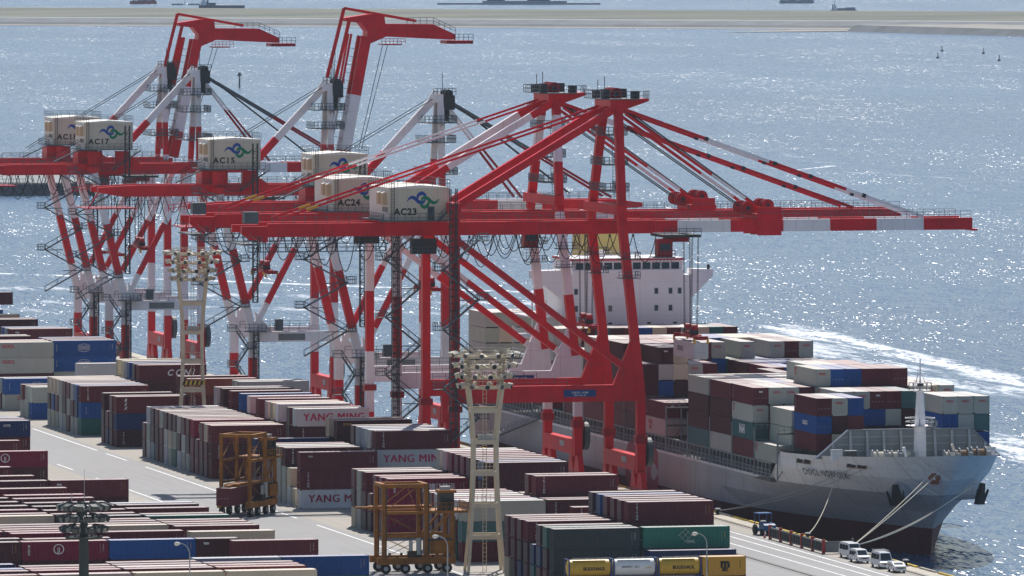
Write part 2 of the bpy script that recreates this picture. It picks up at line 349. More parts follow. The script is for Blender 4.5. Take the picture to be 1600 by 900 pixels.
mb.poly([(QX, 2600, -12), (-2500, 2600, -12), (-2500, 2600, 0), (QX, 2600, 0)], 'quay_face')
ground = tag(mb.build('ground'), kind='structure')
# painted lines (dashed along the lane, solid on the apron)
def line(x0, x1, y0, y1, nm='lane_marking'):
    q = MB(); q.poly([(x0, y0, 0.006), (x1, y0, 0.006), (x1, y1, 0.006), (x0, y1, 0.006)], 'road_paint'); return q.build(nm, ground)
y = 1090
for k, (L, g) in enumerate(((45, 12), (74, 14), (44, 13), (60, 16), (18, 8), (60, 9), (80, 10), (120, 10))):
    line(271.1, 271.45, y, y + L); line(258.1, 258.45, y - 20, y + L - 24); y += L + g
for lx in (328.3, 325.8, 322.4): line(lx - 0.16, lx + 0.16, 1040, 1260)
for k in range(7): line(250.6 + 0.0, 256.8, 1262 + k * 7.3, 1262.25 + k * 7.3)
for rx in (303.0, 317.8, 333.0):
    q = MB(); q.box(rx - 0.75, rx - 0.55, 1000, 2000, 0.004, 0.012, 'rail_steel'); q.box(rx - 0.07, rx + 0.07, 1000, 2000, 0.004, 0.10, 'rail_steel'); q.box(rx + 0.55, rx + 0.75, 1000, 2000, 0.004, 0.012, 'rail_steel')
    q.build('crane_rail', ground)
# kerb along the quay edge in short painted lengths, and the fenders on its face
for k in range(46):
    y0 = 1060 + k * 9.0
    q = MB(); q.box(QX - 0.42, QX - 0.06, y0, y0 + 7.6, 0.003, 0.24, 'kerb_yellow' if k % 3 else 'quay_concrete'); q.build('kerb', ground)
fb = MB(); fb.box(0, 1.5, -1.0, 1.0, -2.9, -0.3, 'rubber_black'); fme = fb.mesh('fender')
for k in range(40):
    inst('fender', fme, ground, (QX + 0.003, 1064 + k * 12.0, 0))
# bollards
bo = MB(); bo.tube((0, 0, 0), (0, 0, 0.5), 0.30, 'rubber_black', 10, 0.24); bo.tube((0, 0, 0.5), (0, 0, 0.82), 0.26, 'rubber_black', 10, 0.52); bo.tube((0, 0, 0.82), (0, 0, 0.98), 0.52, 'galvanised', 10, 0.36); bo.box(-0.5, 0.5, -0.5, 0.5, 0.002, 0.06, 'rail_steel')
bme = bo.mesh('bollard')
BOL = [1126.2, 1153.3, 1176.8, 1201.1]
for y, lb in zip(BOL, ('black mooring bollard at the quay edge nearest the bottom corner', 'black mooring bollard behind the vans holding the cream bow lines', 'black mooring bollard holding one slack line beside the red and grey barrier', 'pale topped mooring bollard right behind the blue tractor')):
    tag(inst('bollard', bme, None, (QX - 1.0, y, 0)), lb, 'bollard', 'mooring bollards on the quay')
for k, y in enumerate((1227, 1546, 1578, 1612, 1650, 1700, 1740)):
    tag(inst('bollard', bme, None, (QX - 1.0, y, 0)), 'small black bollard on the bare quay edge between the far cranes', 'bollard', 'mooring bollards on the quay')

# ---- far breakwater at the left and the long reclaimed island across the bay
mb = MB(); mb.box(420, 522, 2676, 2760, -9, 0.6, 'breakwater_top'); mb.box(419, 523, 2674, 2675.9, -9, 0.3, 'sea_wall'); mb.box(390, 419, 2680, 2758, -9, 0.5, 'breakwater_top'); mb.box(300, 392, 2678, 2680, -9, 0.5, 'sea_wall')
tag(mb.build('breakwater'), kind='structure')
m, n, b = node_mat('island_grass')
geo = n.nodes.new('ShaderNodeNewGeometry'); pos = geo.outputs['Position']
col = mixc(n, smooth(n, noise_n(n, mapped(n, pos, (0.3, 1.0, 1.0)), 0.012, 5, 0.6), 0.38, 0.62), (0.075, 0.088, 0.062), (0.145, 0.142, 0.108))
n.links.new(col, b.inputs['Base Color']); b.inputs['Roughness'].default_value = 0.95
mb = MB()
th = math.atan2(5817 - 6136, 1676 - 1121)
ex, ey = math.cos(th), math.sin(th); nx, ny = -ey, ex
def isl(u, v, z): return (1121 + ex * u + nx * v, 6136 + ey * u + ny * v, z)
us = [-2500 + 250 * k for k in range(25)]
prof = [(-6, -8, 'sand'), (0, -3.3, 'sand'), (14, -2.6, 'sand'), (18, -1.0, 'sea_wall'), (46, 1.8, 'sea_wall'), (60, 2.2, 'breakwater_top'), (210, 3.6, 'island_grass'), (330, 4.2, 'island_grass'), (420, 4.0, 'island_grass'), (440, 3.8, 'sand'), (460, -6, 'sand')]
for a_, b_ in zip(us[:-1], us[1:]):
    for (v0, z0, m0), (v1, z1, m1) in zip(prof[:-1], prof[1:]):
        mb.poly([isl(a_, v0, z0), isl(b_, v0, z0), isl(b_, v1, z1), isl(a_, v1, z1)], m1)
tag(mb.build('reclaimed_island'), kind='structure')
mb = MB()                                # the low spit and seawall at its right end
P0, P1, P2 = Vector((1655, 5720, 0)), Vector((1760, 5330, 0)), Vector((2400, 4900, 0))
for a_, b_ in ((P0, P1), (P1, P2)):
    d = (b_ - a_).normalized(); s_ = Vector((-d.y, d.x, 0))
    mb.poly([a_ + Vector((0, 0, -6)), b_ + Vector((0, 0, -6)), b_ + s_ * 12 + Vector((0, 0, 1.2)), a_ + s_ * 12 + Vector((0, 0, 1.2))], 'sea_wall')
    mb.poly([a_ + s_ * 12 + Vector((0, 0, 1.2)), b_ + s_ * 12 + Vector((0, 0, 1.2)), b_ + s_ * 120 + Vector((0, 0, 1.0)), a_ + s_ * 120 + Vector((0, 0, 1.0))], 'sand')
mb.poly([(1560, 5700, -3.2), (1655, 5718, -3.1), (1700, 5760, -2.9), (1640, 5790, -3.0)], 'sand')
tag(mb.build('sand_spit'), kind='structure')

# ---- haze: one closed box of thin even air round everything
m = bpy.data.materials.new('haze_air'); m.use_nodes = True; n = m.node_tree; n.nodes.remove(n.nodes['Principled BSDF'])
pv = n.nodes.new('ShaderNodeVolumePrincipled'); pv.inputs['Color'].default_value = (0.72, 0.86, 1.0, 1); pv.inputs['Density'].default_value = 1.6e-5; pv.inputs['Anisotropy'].default_value = 0.35
n.links.new(pv.outputs[0], n.nodes['Material Output'].inputs['Volume']); MATS['haze_air'] = m
mb = MB(); mb.box(-26000, 31000, -6500, 26500, -14, 112, 'haze_air')
tag(mb.build('haze'), kind='stuff')
# ================================================================ shipping containers
def container_mat(name, roof, attr=False):
    m, n, b = node_mat(name)
    if attr:
        a = n.nodes.new('ShaderNodeAttribute'); a.attribute_name = 'Col'; base = a.outputs['Color']; rnd = a.outputs['Fac']
    else:
        oi = n.nodes.new('ShaderNodeObjectInfo'); base = oi.outputs['Color']; rnd = oi.outputs['Random']
    geo = n.nodes.new('ShaderNodeNewGeometry'); pos = geo.outputs['Position']
    v = noise_n(n, pos, 0.35, 4, 0.6)
    sc = math_n(n, 'ADD', 0.78, math_n(n, 'ADD', math_n(n, 'MULTIPLY', v, 0.28), math_n(n, 'MULTIPLY', rnd, 0.18)))
    x = n.nodes.new('ShaderNodeVectorMath'); x.operation = 'SCALE'; n.links.new(base, x.inputs[0]); n.links.new(sc, x.inputs['Scale']); col = x.outputs[0]
    if roof:                             # sun-bleached, dusty roof sheets; pale tint also paints in sun sheen and haze
        col = mixc(n, smooth(n, noise_n(n, pos, 0.5, 5, 0.7), 0.2, 0.8, 0.34, 0.62), col, (0.60, 0.53, 0.50))
        col = mixc(n, smooth(n, noise_n(n, pos, 0.9, 5, 0.7), 0.60, 0.80, 0.0, 0.5), col, (0.22, 0.13, 0.08))
    else:                                # rust and dirt runs
        st = smooth(n, noise_n(n, mapped(n, pos, (1.6, 1.6, 0.16)), 1.1, 5, 0.65), 0.62, 0.84, 0.0, 0.30)
        col = mixc(n, st, col, (0.13, 0.075, 0.045))
        du = smooth(n, noise_n(n, mapped(n, pos, (0.25, 0.25, 0.8)), 0.8, 4, 0.6), 0.60, 0.9, 0.0, 0.10)
        col = mixc(n, du, col, (0.30, 0.27, 0.25))
    n.links.new(col, b.inputs['Base Color']); b.inputs['Roughness'].default_value = 0.55; b.inputs['Specular IOR Level'].default_value = 0.18 if not roof else 0.4
    return m
container_mat('container_paint', False); container_mat('container_roof', True)
container_mat('containers_paint', False, True); container_mat('containers_roof', True, True)
pm('container_gasket', (0.03, 0.03, 0.03), 0.7, 0.2)
pm('lock_rod', (0.36, 0.36, 0.36), 0.45, 0.2, metal=0.3)

COL = dict(M=('maroon', (0.125, 0.020, 0.032)), N=('dark maroon', (0.070, 0.018, 0.026)), J=('crimson', (0.185, 0.008, 0.040)), R=('brick red', (0.21, 0.042, 0.032)),
           B=('blue', (0.010, 0.078, 0.29)), K=('navy blue', (0.010, 0.030, 0.12)), G=('pale grey', (0.42, 0.43, 0.39)), W=('white', (0.56, 0.56, 0.58)),
           C=('cream', (0.58, 0.49, 0.37)), T=('teal', (0.06, 0.155, 0.165)), E=('green', (0.018, 0.15, 0.12)), S=('slate', (0.032, 0.048, 0.058)),
           L=('light blue grey', (0.27, 0.33, 0.40)), P=('pinkish white', (0.60, 0.46, 0.45)), Y=('yellow', (0.55, 0.30, 0.05)))

def container_mesh(L, W, H, waves, corr=True):
    mb = MB(); p = 'container_paint'; t = 0.14
    hx, hy = L / 2, W / 2
    for sx in (-1, 1):
        for sy in (-1, 1):               # corner posts and castings
            mb.box(sx * hx - (t if sx > 0 else 0), sx * hx + (t if sx < 0 else 0), sy * hy - (t if sy > 0 else 0), sy * hy + (t if sy < 0 else 0), 0.16, H - 0.12, p)
            for z0, z1 in ((0, 0.155), (H - 0.118, H)):
                mb.box(sx * (hx + 0.004) - (0.2 if sx > 0 else 0), sx * (hx + 0.004) + (0.2 if sx < 0 else 0), sy * (hy + 0.004) - (0.18 if sy > 0 else 0), sy * (hy + 0.004) + (0.18 if sy < 0 else 0), z0, z1, 'container_gasket')
    for sy in (-1, 1):                   # side rails and corrugated side sheets
        y = sy * hy
        for z0, z1 in ((0.02, 0.17), (H - 0.11, H - 0.01)):
            mb.box(-hx + 0.2, hx - 0.2, min(y, y - sy * 0.1), max(y, y - sy * 0.1), z0, z1, p)
        x = -hx + t; n = waves; st = (L - 2 * t) / n; pr = []
        for k in range(n):
            pr += [(x, 0.012), (x + st * 0.34, 0.012), (x + st * 0.5, 0.055), (x + st * 0.84, 0.055)]; x += st
        pr.append((x, 0.012))
        for (xa, da), (xb, db) in zip(pr[:-1], pr[1:]):
            q = [(xa, y - sy * da, 0.16), (xb, y - sy * db, 0.16), (xb, y - sy * db, H - 0.1), (xa, y - sy * da, H - 0.1)]
            mb.poly(q if sy < 0 else q[::-1], p)
    for k in range(10):                  # closed end: corrugated sheet
        ya = -hy + t + k * (W - 2 * t) / 10; st = (W - 2 * t) / 10
        for a_, b_, da, db in ((0, .34, .012, .012), (.34, .5, .012, .06), (.5, .84, .06, .06), (.84, 1, .06, .012)):
            mb.poly([(hx - da, ya + a_ * st, 0.16), (hx - db, ya + b_ * st, 0.16), (hx - db, ya + b_ * st, H - 0.1), (hx - da, ya + a_ * st, H - 0.1)], p)
    for sx in (-1, 1):
        for z0, z1 in ((0.02, 0.17), (H - 0.12, H - 0.01)):
            mb.box(min(sx * hx, sx * (hx - 0.12)), max(sx * hx, sx * (hx - 0.12)), -hy + 0.18, hy - 0.18, z0, z1, p)
    nr = 14                              # roof sheet in shallow cross ribs
    for k in range(nr):
        xa = -hx + 0.06 + k * (L - 0.12) / nr; xb = xa + (L - 0.12) / nr; xm = xa + (xb - xa) * 0.5
        mb.poly([(xa, -hy + .02, H - .02), (xm, -hy + .02, H - .005), (xm, hy - .02, H - .005), (xa, hy - .02, H - .02)], 'container_roof')
        mb.poly([(xm, -hy + .02, H - .005), (xb, -hy + .02, H - .02), (xb, hy - .02, H - .02), (xm, hy - .02, H - .005)], 'container_roof')
    mb.poly([(-hx + .1, -hy + .1, .1), (-hx + .1, hy - .1, .1), (hx - .1, hy - .1, .1), (hx - .1, -hy + .1, .1)], 'container_gasket')
    return mb.mesh('container')
def door_mesh(W, H):
    mb = MB(); w = (W - 0.3) / 2
    mb.box(-0.05, 0.0, -w / 2 + 0.01, w / 2 - 0.01, 0.17, H - 0.13, 'container_paint')
    for z in (0.75, 1.3, 1.85): mb.box(-0.062, -0.05, -w / 2 + 0.1, w / 2 - 0.1, z, z + 0.12, 'container_paint')
    for y in (-w * 0.24, w * 0.24):
        mb.tube((-0.09, y, 0.12), (-0.09, y, H - 0.1), 0.03, 'container_paint', 5, cap=False); mb.box(-0.13, -0.05, y - 0.05, y + 0.16, 1.05, 1.12, 'lock_rod')
    return mb.mesh('door')
CM = {(40, 2.9): container_mesh(12.19, 2.438, 2.88, 34), (40, 2.7): container_mesh(12.19, 2.438, 2.68, 34), (20, 2.9): container_mesh(6.06, 2.438, 2.88, 17), (20, 2.7): container_mesh(6.06, 2.438, 2.68, 17)}
DM = {2.9: door_mesh(2.438, 2.88), 2.7: door_mesh(2.438, 2.68)}
CLEN = {40: 12.19, 20: 6.06}
CONT = []   # every container of the place: dict(x, y, z, ft, h, code, ship, label bits, weight, text)
def add_cont(**k): CONT.append(k); return k

ORD = ['front', 'second', 'third', 'fourth', 'fifth', 'sixth', 'seventh', 'eighth', 'ninth', 'tenth', 'eleventh', 'twelfth', 'thirteenth', 'fourteenth', 'fifteenth', 'sixteenth', 'seventeenth', 'eighteenth', 'nineteenth', 'twentieth'] + ['twenty ' + q for q in ('first', 'second', 'third', 'fourth', 'fifth', 'sixth', 'seventh')]
TIER = ['bottom', 'second', 'third', 'top', 'fifth', 'sixth']
rnd = random.Random(11)
def pick(w): 
    s = ''.join(k * v for k, v in w.items()); return rnd.choice(s)
MIX = dict(M=9, N=4, J=2, R=2, B=2, G=2, W=2, C=1, K=1, T=1, L=1)
def block(desc, side, x0, rows, ft=40, h=2.9):
    """rows: list of (y_front, 'codes bottom to top' or int) nearest first"""
    H = {}
    for j, r in enumerate(rows):
        y, t = r[0], r[1]; xo = r[3] if len(r) > 3 else 0.0; tx = r[2] if len(r) > 2 else None
        if isinstance(t, int): t = ''.join(pick(MIX) for _ in range(t))
        fh = 0
        if j > 0 and rows[j][0] - rows[j - 1][0] < 6: fh = len(rows[j - 1][1]) if not isinstance(rows[j - 1][1], int) else rows[j - 1][1]
        for k, c in enumerate(t):
            top = k == len(t) - 1
            front = k >= fh
            wgt = (1.0 if front else 0.0) + (0.25 if top else 0) + 0.20
            add_cont(x=x0 + xo + CLEN[ft] / 2, y=y + 1.22, z=0.01 + h * k, ft=ft, h=h, code=c, ship=False, w=wgt / y, tier=k, ntier=len(t), row=j, desc=desc, side=side,
                     text=(tx[k] if isinstance(tx, (list, tuple)) and k < len(tx) else (tx if top else None)), front=front, rz=0.0 if rnd.random() < 0.5 else math.pi)
P_ = 3.65
X1, X2 = 276.0, 288.62
def rows(y0, specs): return [(y0 + P_ * i, s) if not isinstance(s, tuple) else (y0 + P_ * i, *s) for i, s in enumerate(specs) if s]

# ---- right hand yard, nearest block first: lane side column (X1) and quay side column (X2)
D0 = 'block behind yellow tank containers'
block(D0, 'lane side', X1, rows(1094, ['SSS', 'MNE', 'MKN', 'EK', ('MNM', 'TRITON'), 'KNM', 'NMM', 'CMM']))
block(D0, 'quay side', X2, [(1090.3, 'MK'), (1094, 'MSE', ['', '', 'SWL']), (1097.9, 'MM'), (1102, 'NMMM', 'TRITON'), (1105.8, 'MNMM'), (1109.6, 'MMNM'), (1113.6, 'NMMM'), (1117.4, 'MMKB'), (1121.6, 'MMNN', 'BL'), (1132.6, 'MMM', 'TRITON')])
D1 = 'block behind the near light tower'
block(D1, 'lane side', X1, rows(1147.2, ['MTG', 'EMW', 'MMJ', 'BMG', 'KMW', 'MNM', ('MMR', 'TRITON')]))
block(D1, 'quay side', X2, [(1147.4, 'MMN'), (1151.0, 'MMJ'), (1154.0 + .6, 'NMMM', 'TRITON'), (1158.6, 'MMNM'), (1162.3, 'MMC'), (1166, 'MM')])
D2 = 'block behind empty carrier'
block(D2, 'lane side', X1, rows(1194, [('JJJ', 'JJ'), 'MJJ', 'MNJ', 'NM', ('NMM', 'tex'), 'GGG', 'CNM']))
block(D2, 'quay side', X2, [(1183.2, 'MNNN'), (1187.0, 'MKNB'), (1190.8, 'MNMM'), (1194.6, 'MMMN'), (1198.4, 'NMMJ'), (1202.2, 'MMLM'), (1206.0, 'MJMJ'), (1209.8, 'KMKP'), (1213.6, 'GMGG')])
D3 = 'block right of loaded carrier'
block(D3, 'lane side', X1, rows(1254, [('WMM', ['YANG MING', 'TRITON', 'seaco']), 'C', 'WC', ('GGN', 'TRITON'), 'GGG', 'WLG', 'NMM', 'MM', 'J', ('MNK', 'HAPAG')]))
block(D3, 'quay side', X2, [(1257, 'MMWM', ['', '', 'YANG MING', 'TRITON']), (1260.8, 'MGMW'), (1264.6, 'GMLL'), (1268.4, 'MLGL'), (1272.1, 'MMNN'), (1276, 'MN'), (1284, 'MMNN', 'GOLD'), (1290, 'MNMC')])
D4 = 'block before the far light tower'
block(D4, 'lane side', X1, rows(1321, ['MNM', 'MMC', 'NMM', 'JM', ('JJJ', 'JJ'), ('GNM', 'tex'), ('GWM', 'tex'), 'WNG', 'EGN', ('GCM', 'TRITON'), 'WWN', 'MMG', 'MNM', 'LMN', 'WGW', 'NM']))
block(D4, 'quay side', X2, [(1315.0, 'NMNW', 'YANG MING'), (1319.4, 'MMNN', 'tex'), (1328, 'MMMW'), (1332, 'MGMC'), (1336, 'MMNP'), (1343, 'MMJM', 'tex'), (1350, 'MGMP'), (1357, 'MNKB'), (1365, 'MMMM'), (1372, 'MMMN'), (1377, 'MMPP')])
D5 = 'block behind the far light tower'
block(D5, 'lane side', X1, rows(1401, [('NKM', ['', '', 'BRE']), 'MNM', 'KM', 'MNN']))
block(D5, 'quay side', X2, [(1401, 'NMMR'), (1405, 'MMB'), (1409, 'MMNM'), (1396.5 - 5.0, 'GGGG', '', 7.0), (1395.3, 'GGGG', '', 7.0)])
D6 = 'block before the stacked blue pair'
block(D6, 'lane side', X1, rows(1433, [('EBM', ['', 'COSCO', 'TRITON']), ('GKB', 'COSCO'), 'GMG', 'MGM', 'GNM', 'WGG', 'GMC', ('CBC', 'COSCO'), 'GNC']))
block(D6, 'quay side', X2, [(1444, 'MMNM', 'C C'), (1448, 'MMGN'), (1453, 'MMBB'), (1458, 'MNCC'), (1463, 'GMCC')])
D7 = 'block of the stacked blue pair'
block(D7, 'lane side', X1, [(1480, 'BG'), (1484, 'GG'), (1489, 'GM', 'tex'), (1507, 'GB', ['OOCL', 'COSCO']), (1511, 'MG'), (1523, 'MNGG', ['', '', 'OOCL', 'OOCL']), (1527, 'MNCC'), (1531, 'MMPP'), (1538, 'NMR'), (1545, 'MMLN'), (1549, 'MMGG'), (1556, 'MN')])
block(D7, 'quay side', X2, [(1502, 'GGW', 'tex'), (1527, 'MGBB', ['', '', 'COSCO', 'COSCO']), (1531, 'MMGM'), (1534.8, 'MMBN'), (1538.6, 'MMBB'), (1570, 'MMNM', 'tex'), (1573.8, 'MMGL'), (1577.6, 'MMKB')])
D8 = 'farthest block at the left edge'
block(D8, 'lane side', X1, [(1602, 'MMNN', 'tex'), (1606, 'MMNR'), (1622, 'MMCC'), (1640, 'MMBB'), (1665, 'MMGG')])
block(D8, 'quay side', X2, [(1606, 'MMNN'), (1610, 'MMNR'), (1626, 'MMMC'), (1644, 'MMKB'), (1670, 'MMGG')])

# ---- left hand yard: columns counted from the lane
XA, XB, XC, XD = 235.8, 223.3, 210.8, 198.3
E0 = 'left yard behind dark lamp mast'
block(E0, 'lane side', XA, [(1097, 'EB', '', 3.0), (1126, 'NM', '', 2.4), (1143.5, 'EC'), (1154, 'NM'), (1158, 'MM'), (1162, 'MR'), (1166, 'MM'), (1174, 'ME'), (1178, 'NM'), (1189, 'NM'), (1196, 'MN'), (1200, 'ML'), (1249, 'NM', 'tex'), (1316, 'NJ', 'JJ'), (1342, 'NM', '', 0.4), (1350.5, 'MMK', 'NYK', 3.6), (1354.5, 'MMR', '', 3.6), (1358.5, 'MKB', '', 3.6)], h=2.7)
block(E0, 'second column', XB, [(1131, 'NB', '', -1.5), (1146, 'NM'), (1157.5, 'MC'), (1161.5, 'MM'), (1165.5, 'MM'), (1169.5, 'MR'), (1176, 'MS'), (1181, 'MM'), (1188, 'NM'), (1196, 'MN'), (1203, 'MN'), (1212, 'NM'), (1219, 'MJ'), (1233, 'MM'), (1249, 'MN'), (1260, 'NM'), (1280, 'NM'), (1316, 'NN')], h=2.7)
block(E0, 'third column', XC, [(1131, 'NJ', 'JJ', -1.3), (1136, 'NM'), (1146, 'MJ'), (1150, 'MJ'), (1154, 'MR'), (1158, 'JM'), (1162, 'MM'), (1178.5, 'MC'), (1183, 'MM'), (1190, 'NJ'), (1198, 'MN'), (1206, 'NM'), (1214, 'MN'), (1224, 'NM'), (1236, 'MN'), (1249, 'NM')], h=2.7)
block(E0, 'fourth column', XD, [(1131, 'NN', '', -1.2), (1137, 'MN'), (1150, 'MM'), (1158, 'MM'), (1166, 'NM'), (1178, 'MM'), (1190, 'NM'), (1204, 'MN')], h=2.7)
E1 = 'left yard on the bottom edge'
for sd_, xx, rr in (('lane side', 226.8, ['MC', 'NR', 'MR', 'MM', None, 'ML']), ('second column', 214.3, ['MC', 'NM', 'MP', 'MM', 'MM']), ('third column', 201.8, ['MP', 'NJ', 'MR', 'MM']), ('fourth column', 189.3, ['NR', 'MM', 'MB', None, 'NK'])):
    block(E1, sd_, xx, [(1078.6 + 3.7 * i - (2.8 if i == 0 else 0), t, 'tex' if t == 'NM' else '') for i, t in enumerate(rr) if t], h=2.7)
block(E0, 'short row end', 234.1, [(1131, 'MN', 'tex')], ft=20, h=2.7)
# ---- containers on the ship: bays counted from the bow, columns from the quay side
SX0, SP, SB, ST = 340.95, 2.475, 8.6, 2.7
SHIPMIX = dict(M=7, N=3, G=5, W=2, C=2, B=3, T=1, E=1, R=1)
def bay(bi, y, cols, base=SB):
    for c, t in cols.items():
        if isinstance(t, int): t = ''.join(pick(SHIPMIX) for _ in range(t))
        for k, cc in enumerate(t):
            add_cont(x=SX0 + SP * c + SP / 2, y=y + 6.1, z=base + ST * k, ft=40, h=2.7, code=cc, ship=True, w=(1.0 + 0.3 * (k == len(t) - 1)) / y, tier=k, ntier=len(t), col=c, bay=bi, text=None, front=True,
                     rz=R(90) if rnd.random() < 0.6 else R(-90), key=(bi, c, k))
bay(0, 1200.0, {1: 'MBM', 2: 'CNG', 3: 'MMB', 4: 'M', 5: 'N', 6: 'M', 7: 'G', 8: 'M', 9: 'MBG', 10: 'GGG', 11: 'BTG'}, 11.2)
bay(1, 1213.5, {0: 'G', 1: 'GGG', 2: 'MMB', 3: 'GMM', 4: 'MMBG', 5: 'MNBG', 6: 'MNBM', 7: 'MMGM', 8: 'MNNT', 9: 'MMG', 10: 'MMM', 11: 'GGC', 12: 'BBG'})
bay(2, 1226.6, {0: 'MTGM', 1: 'MMMG', 2: 'MMGG', 3: 'MMMM', 4: 'GGMGG', 5: 'MGMBB', 6: 'MMGBB', 7: 'MMMMM', 8: 'MGMMM', 9: 'MMNNM', 10: 'MGMC', 11: 'MMGC', 12: 'MMGG'})
bay(3, 1239.3, {0: 'GNNM', 1: 'MMMM', 2: 'MMMG', 3: 'GMMB', 4: 'MMMG', 5: 'MMMGG', 6: 'MMMBC', 7: 'MMGBR', 8: 'MMGMR', 9: 'MMMM', 10: 'MMMC', 11: 'GGMC', 12: 'MMCG'})
bay(4, 1252.5, {0: 'TNNG', 1: 'MMMM', 2: 'MMMC', 3: 'MMMC', 4: 'MMMM', 5: 'MMMG', 6: 'MGMM', 7: 'MMMG', 8: 'MMMG', 9: 'MMM', 10: 'MMM', 11: 'GMM', 12: 'MGM'})
bay(5, 1265.7, {3: 'GG', 4: 'GMM', 5: 'MMC', 6: 'MMNN', 7: 'MMM', 8: 'MGM', 9: 'MMM', 10: 'MBM', 11: 'MMG', 12: 'MMG'})
bay(6, 1278.9, {0: 'PM', 1: 'GN', 2: 'MG', 3: 'GB', 4: 'MB', 5: 'MM', 6: 'MMN', 7: 'MMMM', 8: 'MMMB', 9: 'MGM', 10: 'MMM', 11: 'MMM', 12: 'MGM'})
bay(7, 1292.1, {0: 'NMNN', 1: 'MMBGN', 2: 'NMNCC', 3: 'MMMG', 4: 'MMMM', 5: 'MMG', 6: 'MGG', 7: 'MMMN', 8: 'MMMB', 9: 'GMMB', 10: 'MMMB', 11: 'MMMM', 12: 'MMMG'})
bay(8, 1305.3, {0: 'MMNNN', 1: 'MMMMM', 2: 'MMMMM', 3: 'MMGMR', 4: 'MMMMC', 5: 'MMMMM', 6: 'MMBBG', 7: 'MMME', 8: 'MMGGG', 9: 'MMMB', 10: 'MMBGG', 11: 'MMBMM', 12: 'MMGGG'})
bay(9, 1318.5, {c: t for c, t in enumerate(['MMMMG', 'MMGMG', 'MMGMM', 'MMMMM', 'MMGMM', 'MMGMG', 'MGMMM', 'MMGMB', 'MMMMB', 'MMMMC', 'MMMMC', 'MMGMM', 'MMMGG'])})
bay(10, 1331.7, {c: t for c, t in enumerate(['MMGG', 'MMMM', 'MMGM', 'MMMM', 'MMGM', 'MMGM', 'MGMM', 'MMGM', 'MMMM', 'MMMM', 'MMMM', 'MMGM', 'MMMG'])})
bay(11, 1352.0, {c: t for c, t in enumerate(['MMMGG', 'MMMGC', 'MMGMM', 'MMMMT', 'MMMMN', 'MMGMM', 'MGMMB', 'MMGMC', 'MMMMM', 'MMMMG', 'MMMMC', 'MMGME', 'MMMMM'])})
bay(12, 1400.0, {c: t for c, t in enumerate(['GGGGG', 'GGGCG', 'GWGWG', 'GGGCG', 'GGGG', 'GGGG', 'GGGG', 'GGGG', 'GGGG', 'GGGG', 'GGGG', 'GGGG', 'GGG'])}, 9.0)

# ---- build: the 300 that show largest stand on their own, the rest are one heap of stuff
occ = {}
for k in CONT:
    if k['ship']: occ[k['key']] = k
for k in CONT:
    if k['ship']:
        bi, c, t = k['key']; f = (bi - 1, c, t) in occ; top = k['tier'] == k['ntier'] - 1; left = c > 0 and (bi, c - 1, t) in occ
        hid = f and not top and (left or c > 0)
        if bi in (0,) and t == 0: hid = hid or 2 < c < 9
        k['w'] = 0.0 if hid else ((0.0 if f else 1.0) + (0.55 if top else 0) + (0.6 if not left else 0)) / k['y'] * 0.62
        if k['bay'] in (9, 10) and not (top and c > 9): k['w'] *= 0.25
        if k['bay'] == 12 and c > 4: k['w'] = 0.0
    else:
        left = k['side'] != 'lane side' and any((not o['ship']) and abs(o['y'] - k['y']) < 2 and abs(o['z'] - k['z']) < 1 and 2 < k['x'] - o['x'] < 13 for o in ()) 
        if k['desc'] in (E0, E1) and not k['front'] and k['tier'] < k['ntier'] - 1: k['w'] = 0.0
        if not k['front'] and k['side'] == 'quay side' and k['tier'] < 3: k['w'] *= 0.1
        if k['x'] < 215 and k['y'] > 1200 or k['x'] < 240 and k['y'] > 1330: k['w'] = 0
        if not k['front'] and k['tier'] < k['ntier'] - 1: k['w'] *= 0.5
        if k['tier'] == 0 and k['side'] == 'quay side': k['w'] *= 0.3
CONT.sort(key=lambda k: -k['w'])
BIG, REST = CONT[:300], CONT[300:]
seen = {}
BAYN = ['bow row behind the breakwater', 'second bay from the bow', 'third bay from the bow', 'fourth bay from the bow', 'fifth bay from the bow', 'sixth bay from the bow', 'low seventh bay from the bow', 'eighth bay from the bow', 'ninth bay from the bow', 'tenth bay from the bow', 'bay two before the bridge', 'row before the white bridge', 'stack behind the bridge']
def tw(k): return 'only tier' if k['ntier'] == 1 else 'top tier' if k['tier'] == k['ntier'] - 1 else 'bottom tier' if k['tier'] == 0 else ('second', 'third', 'fourth')[k['tier'] - 1] + ' tier'
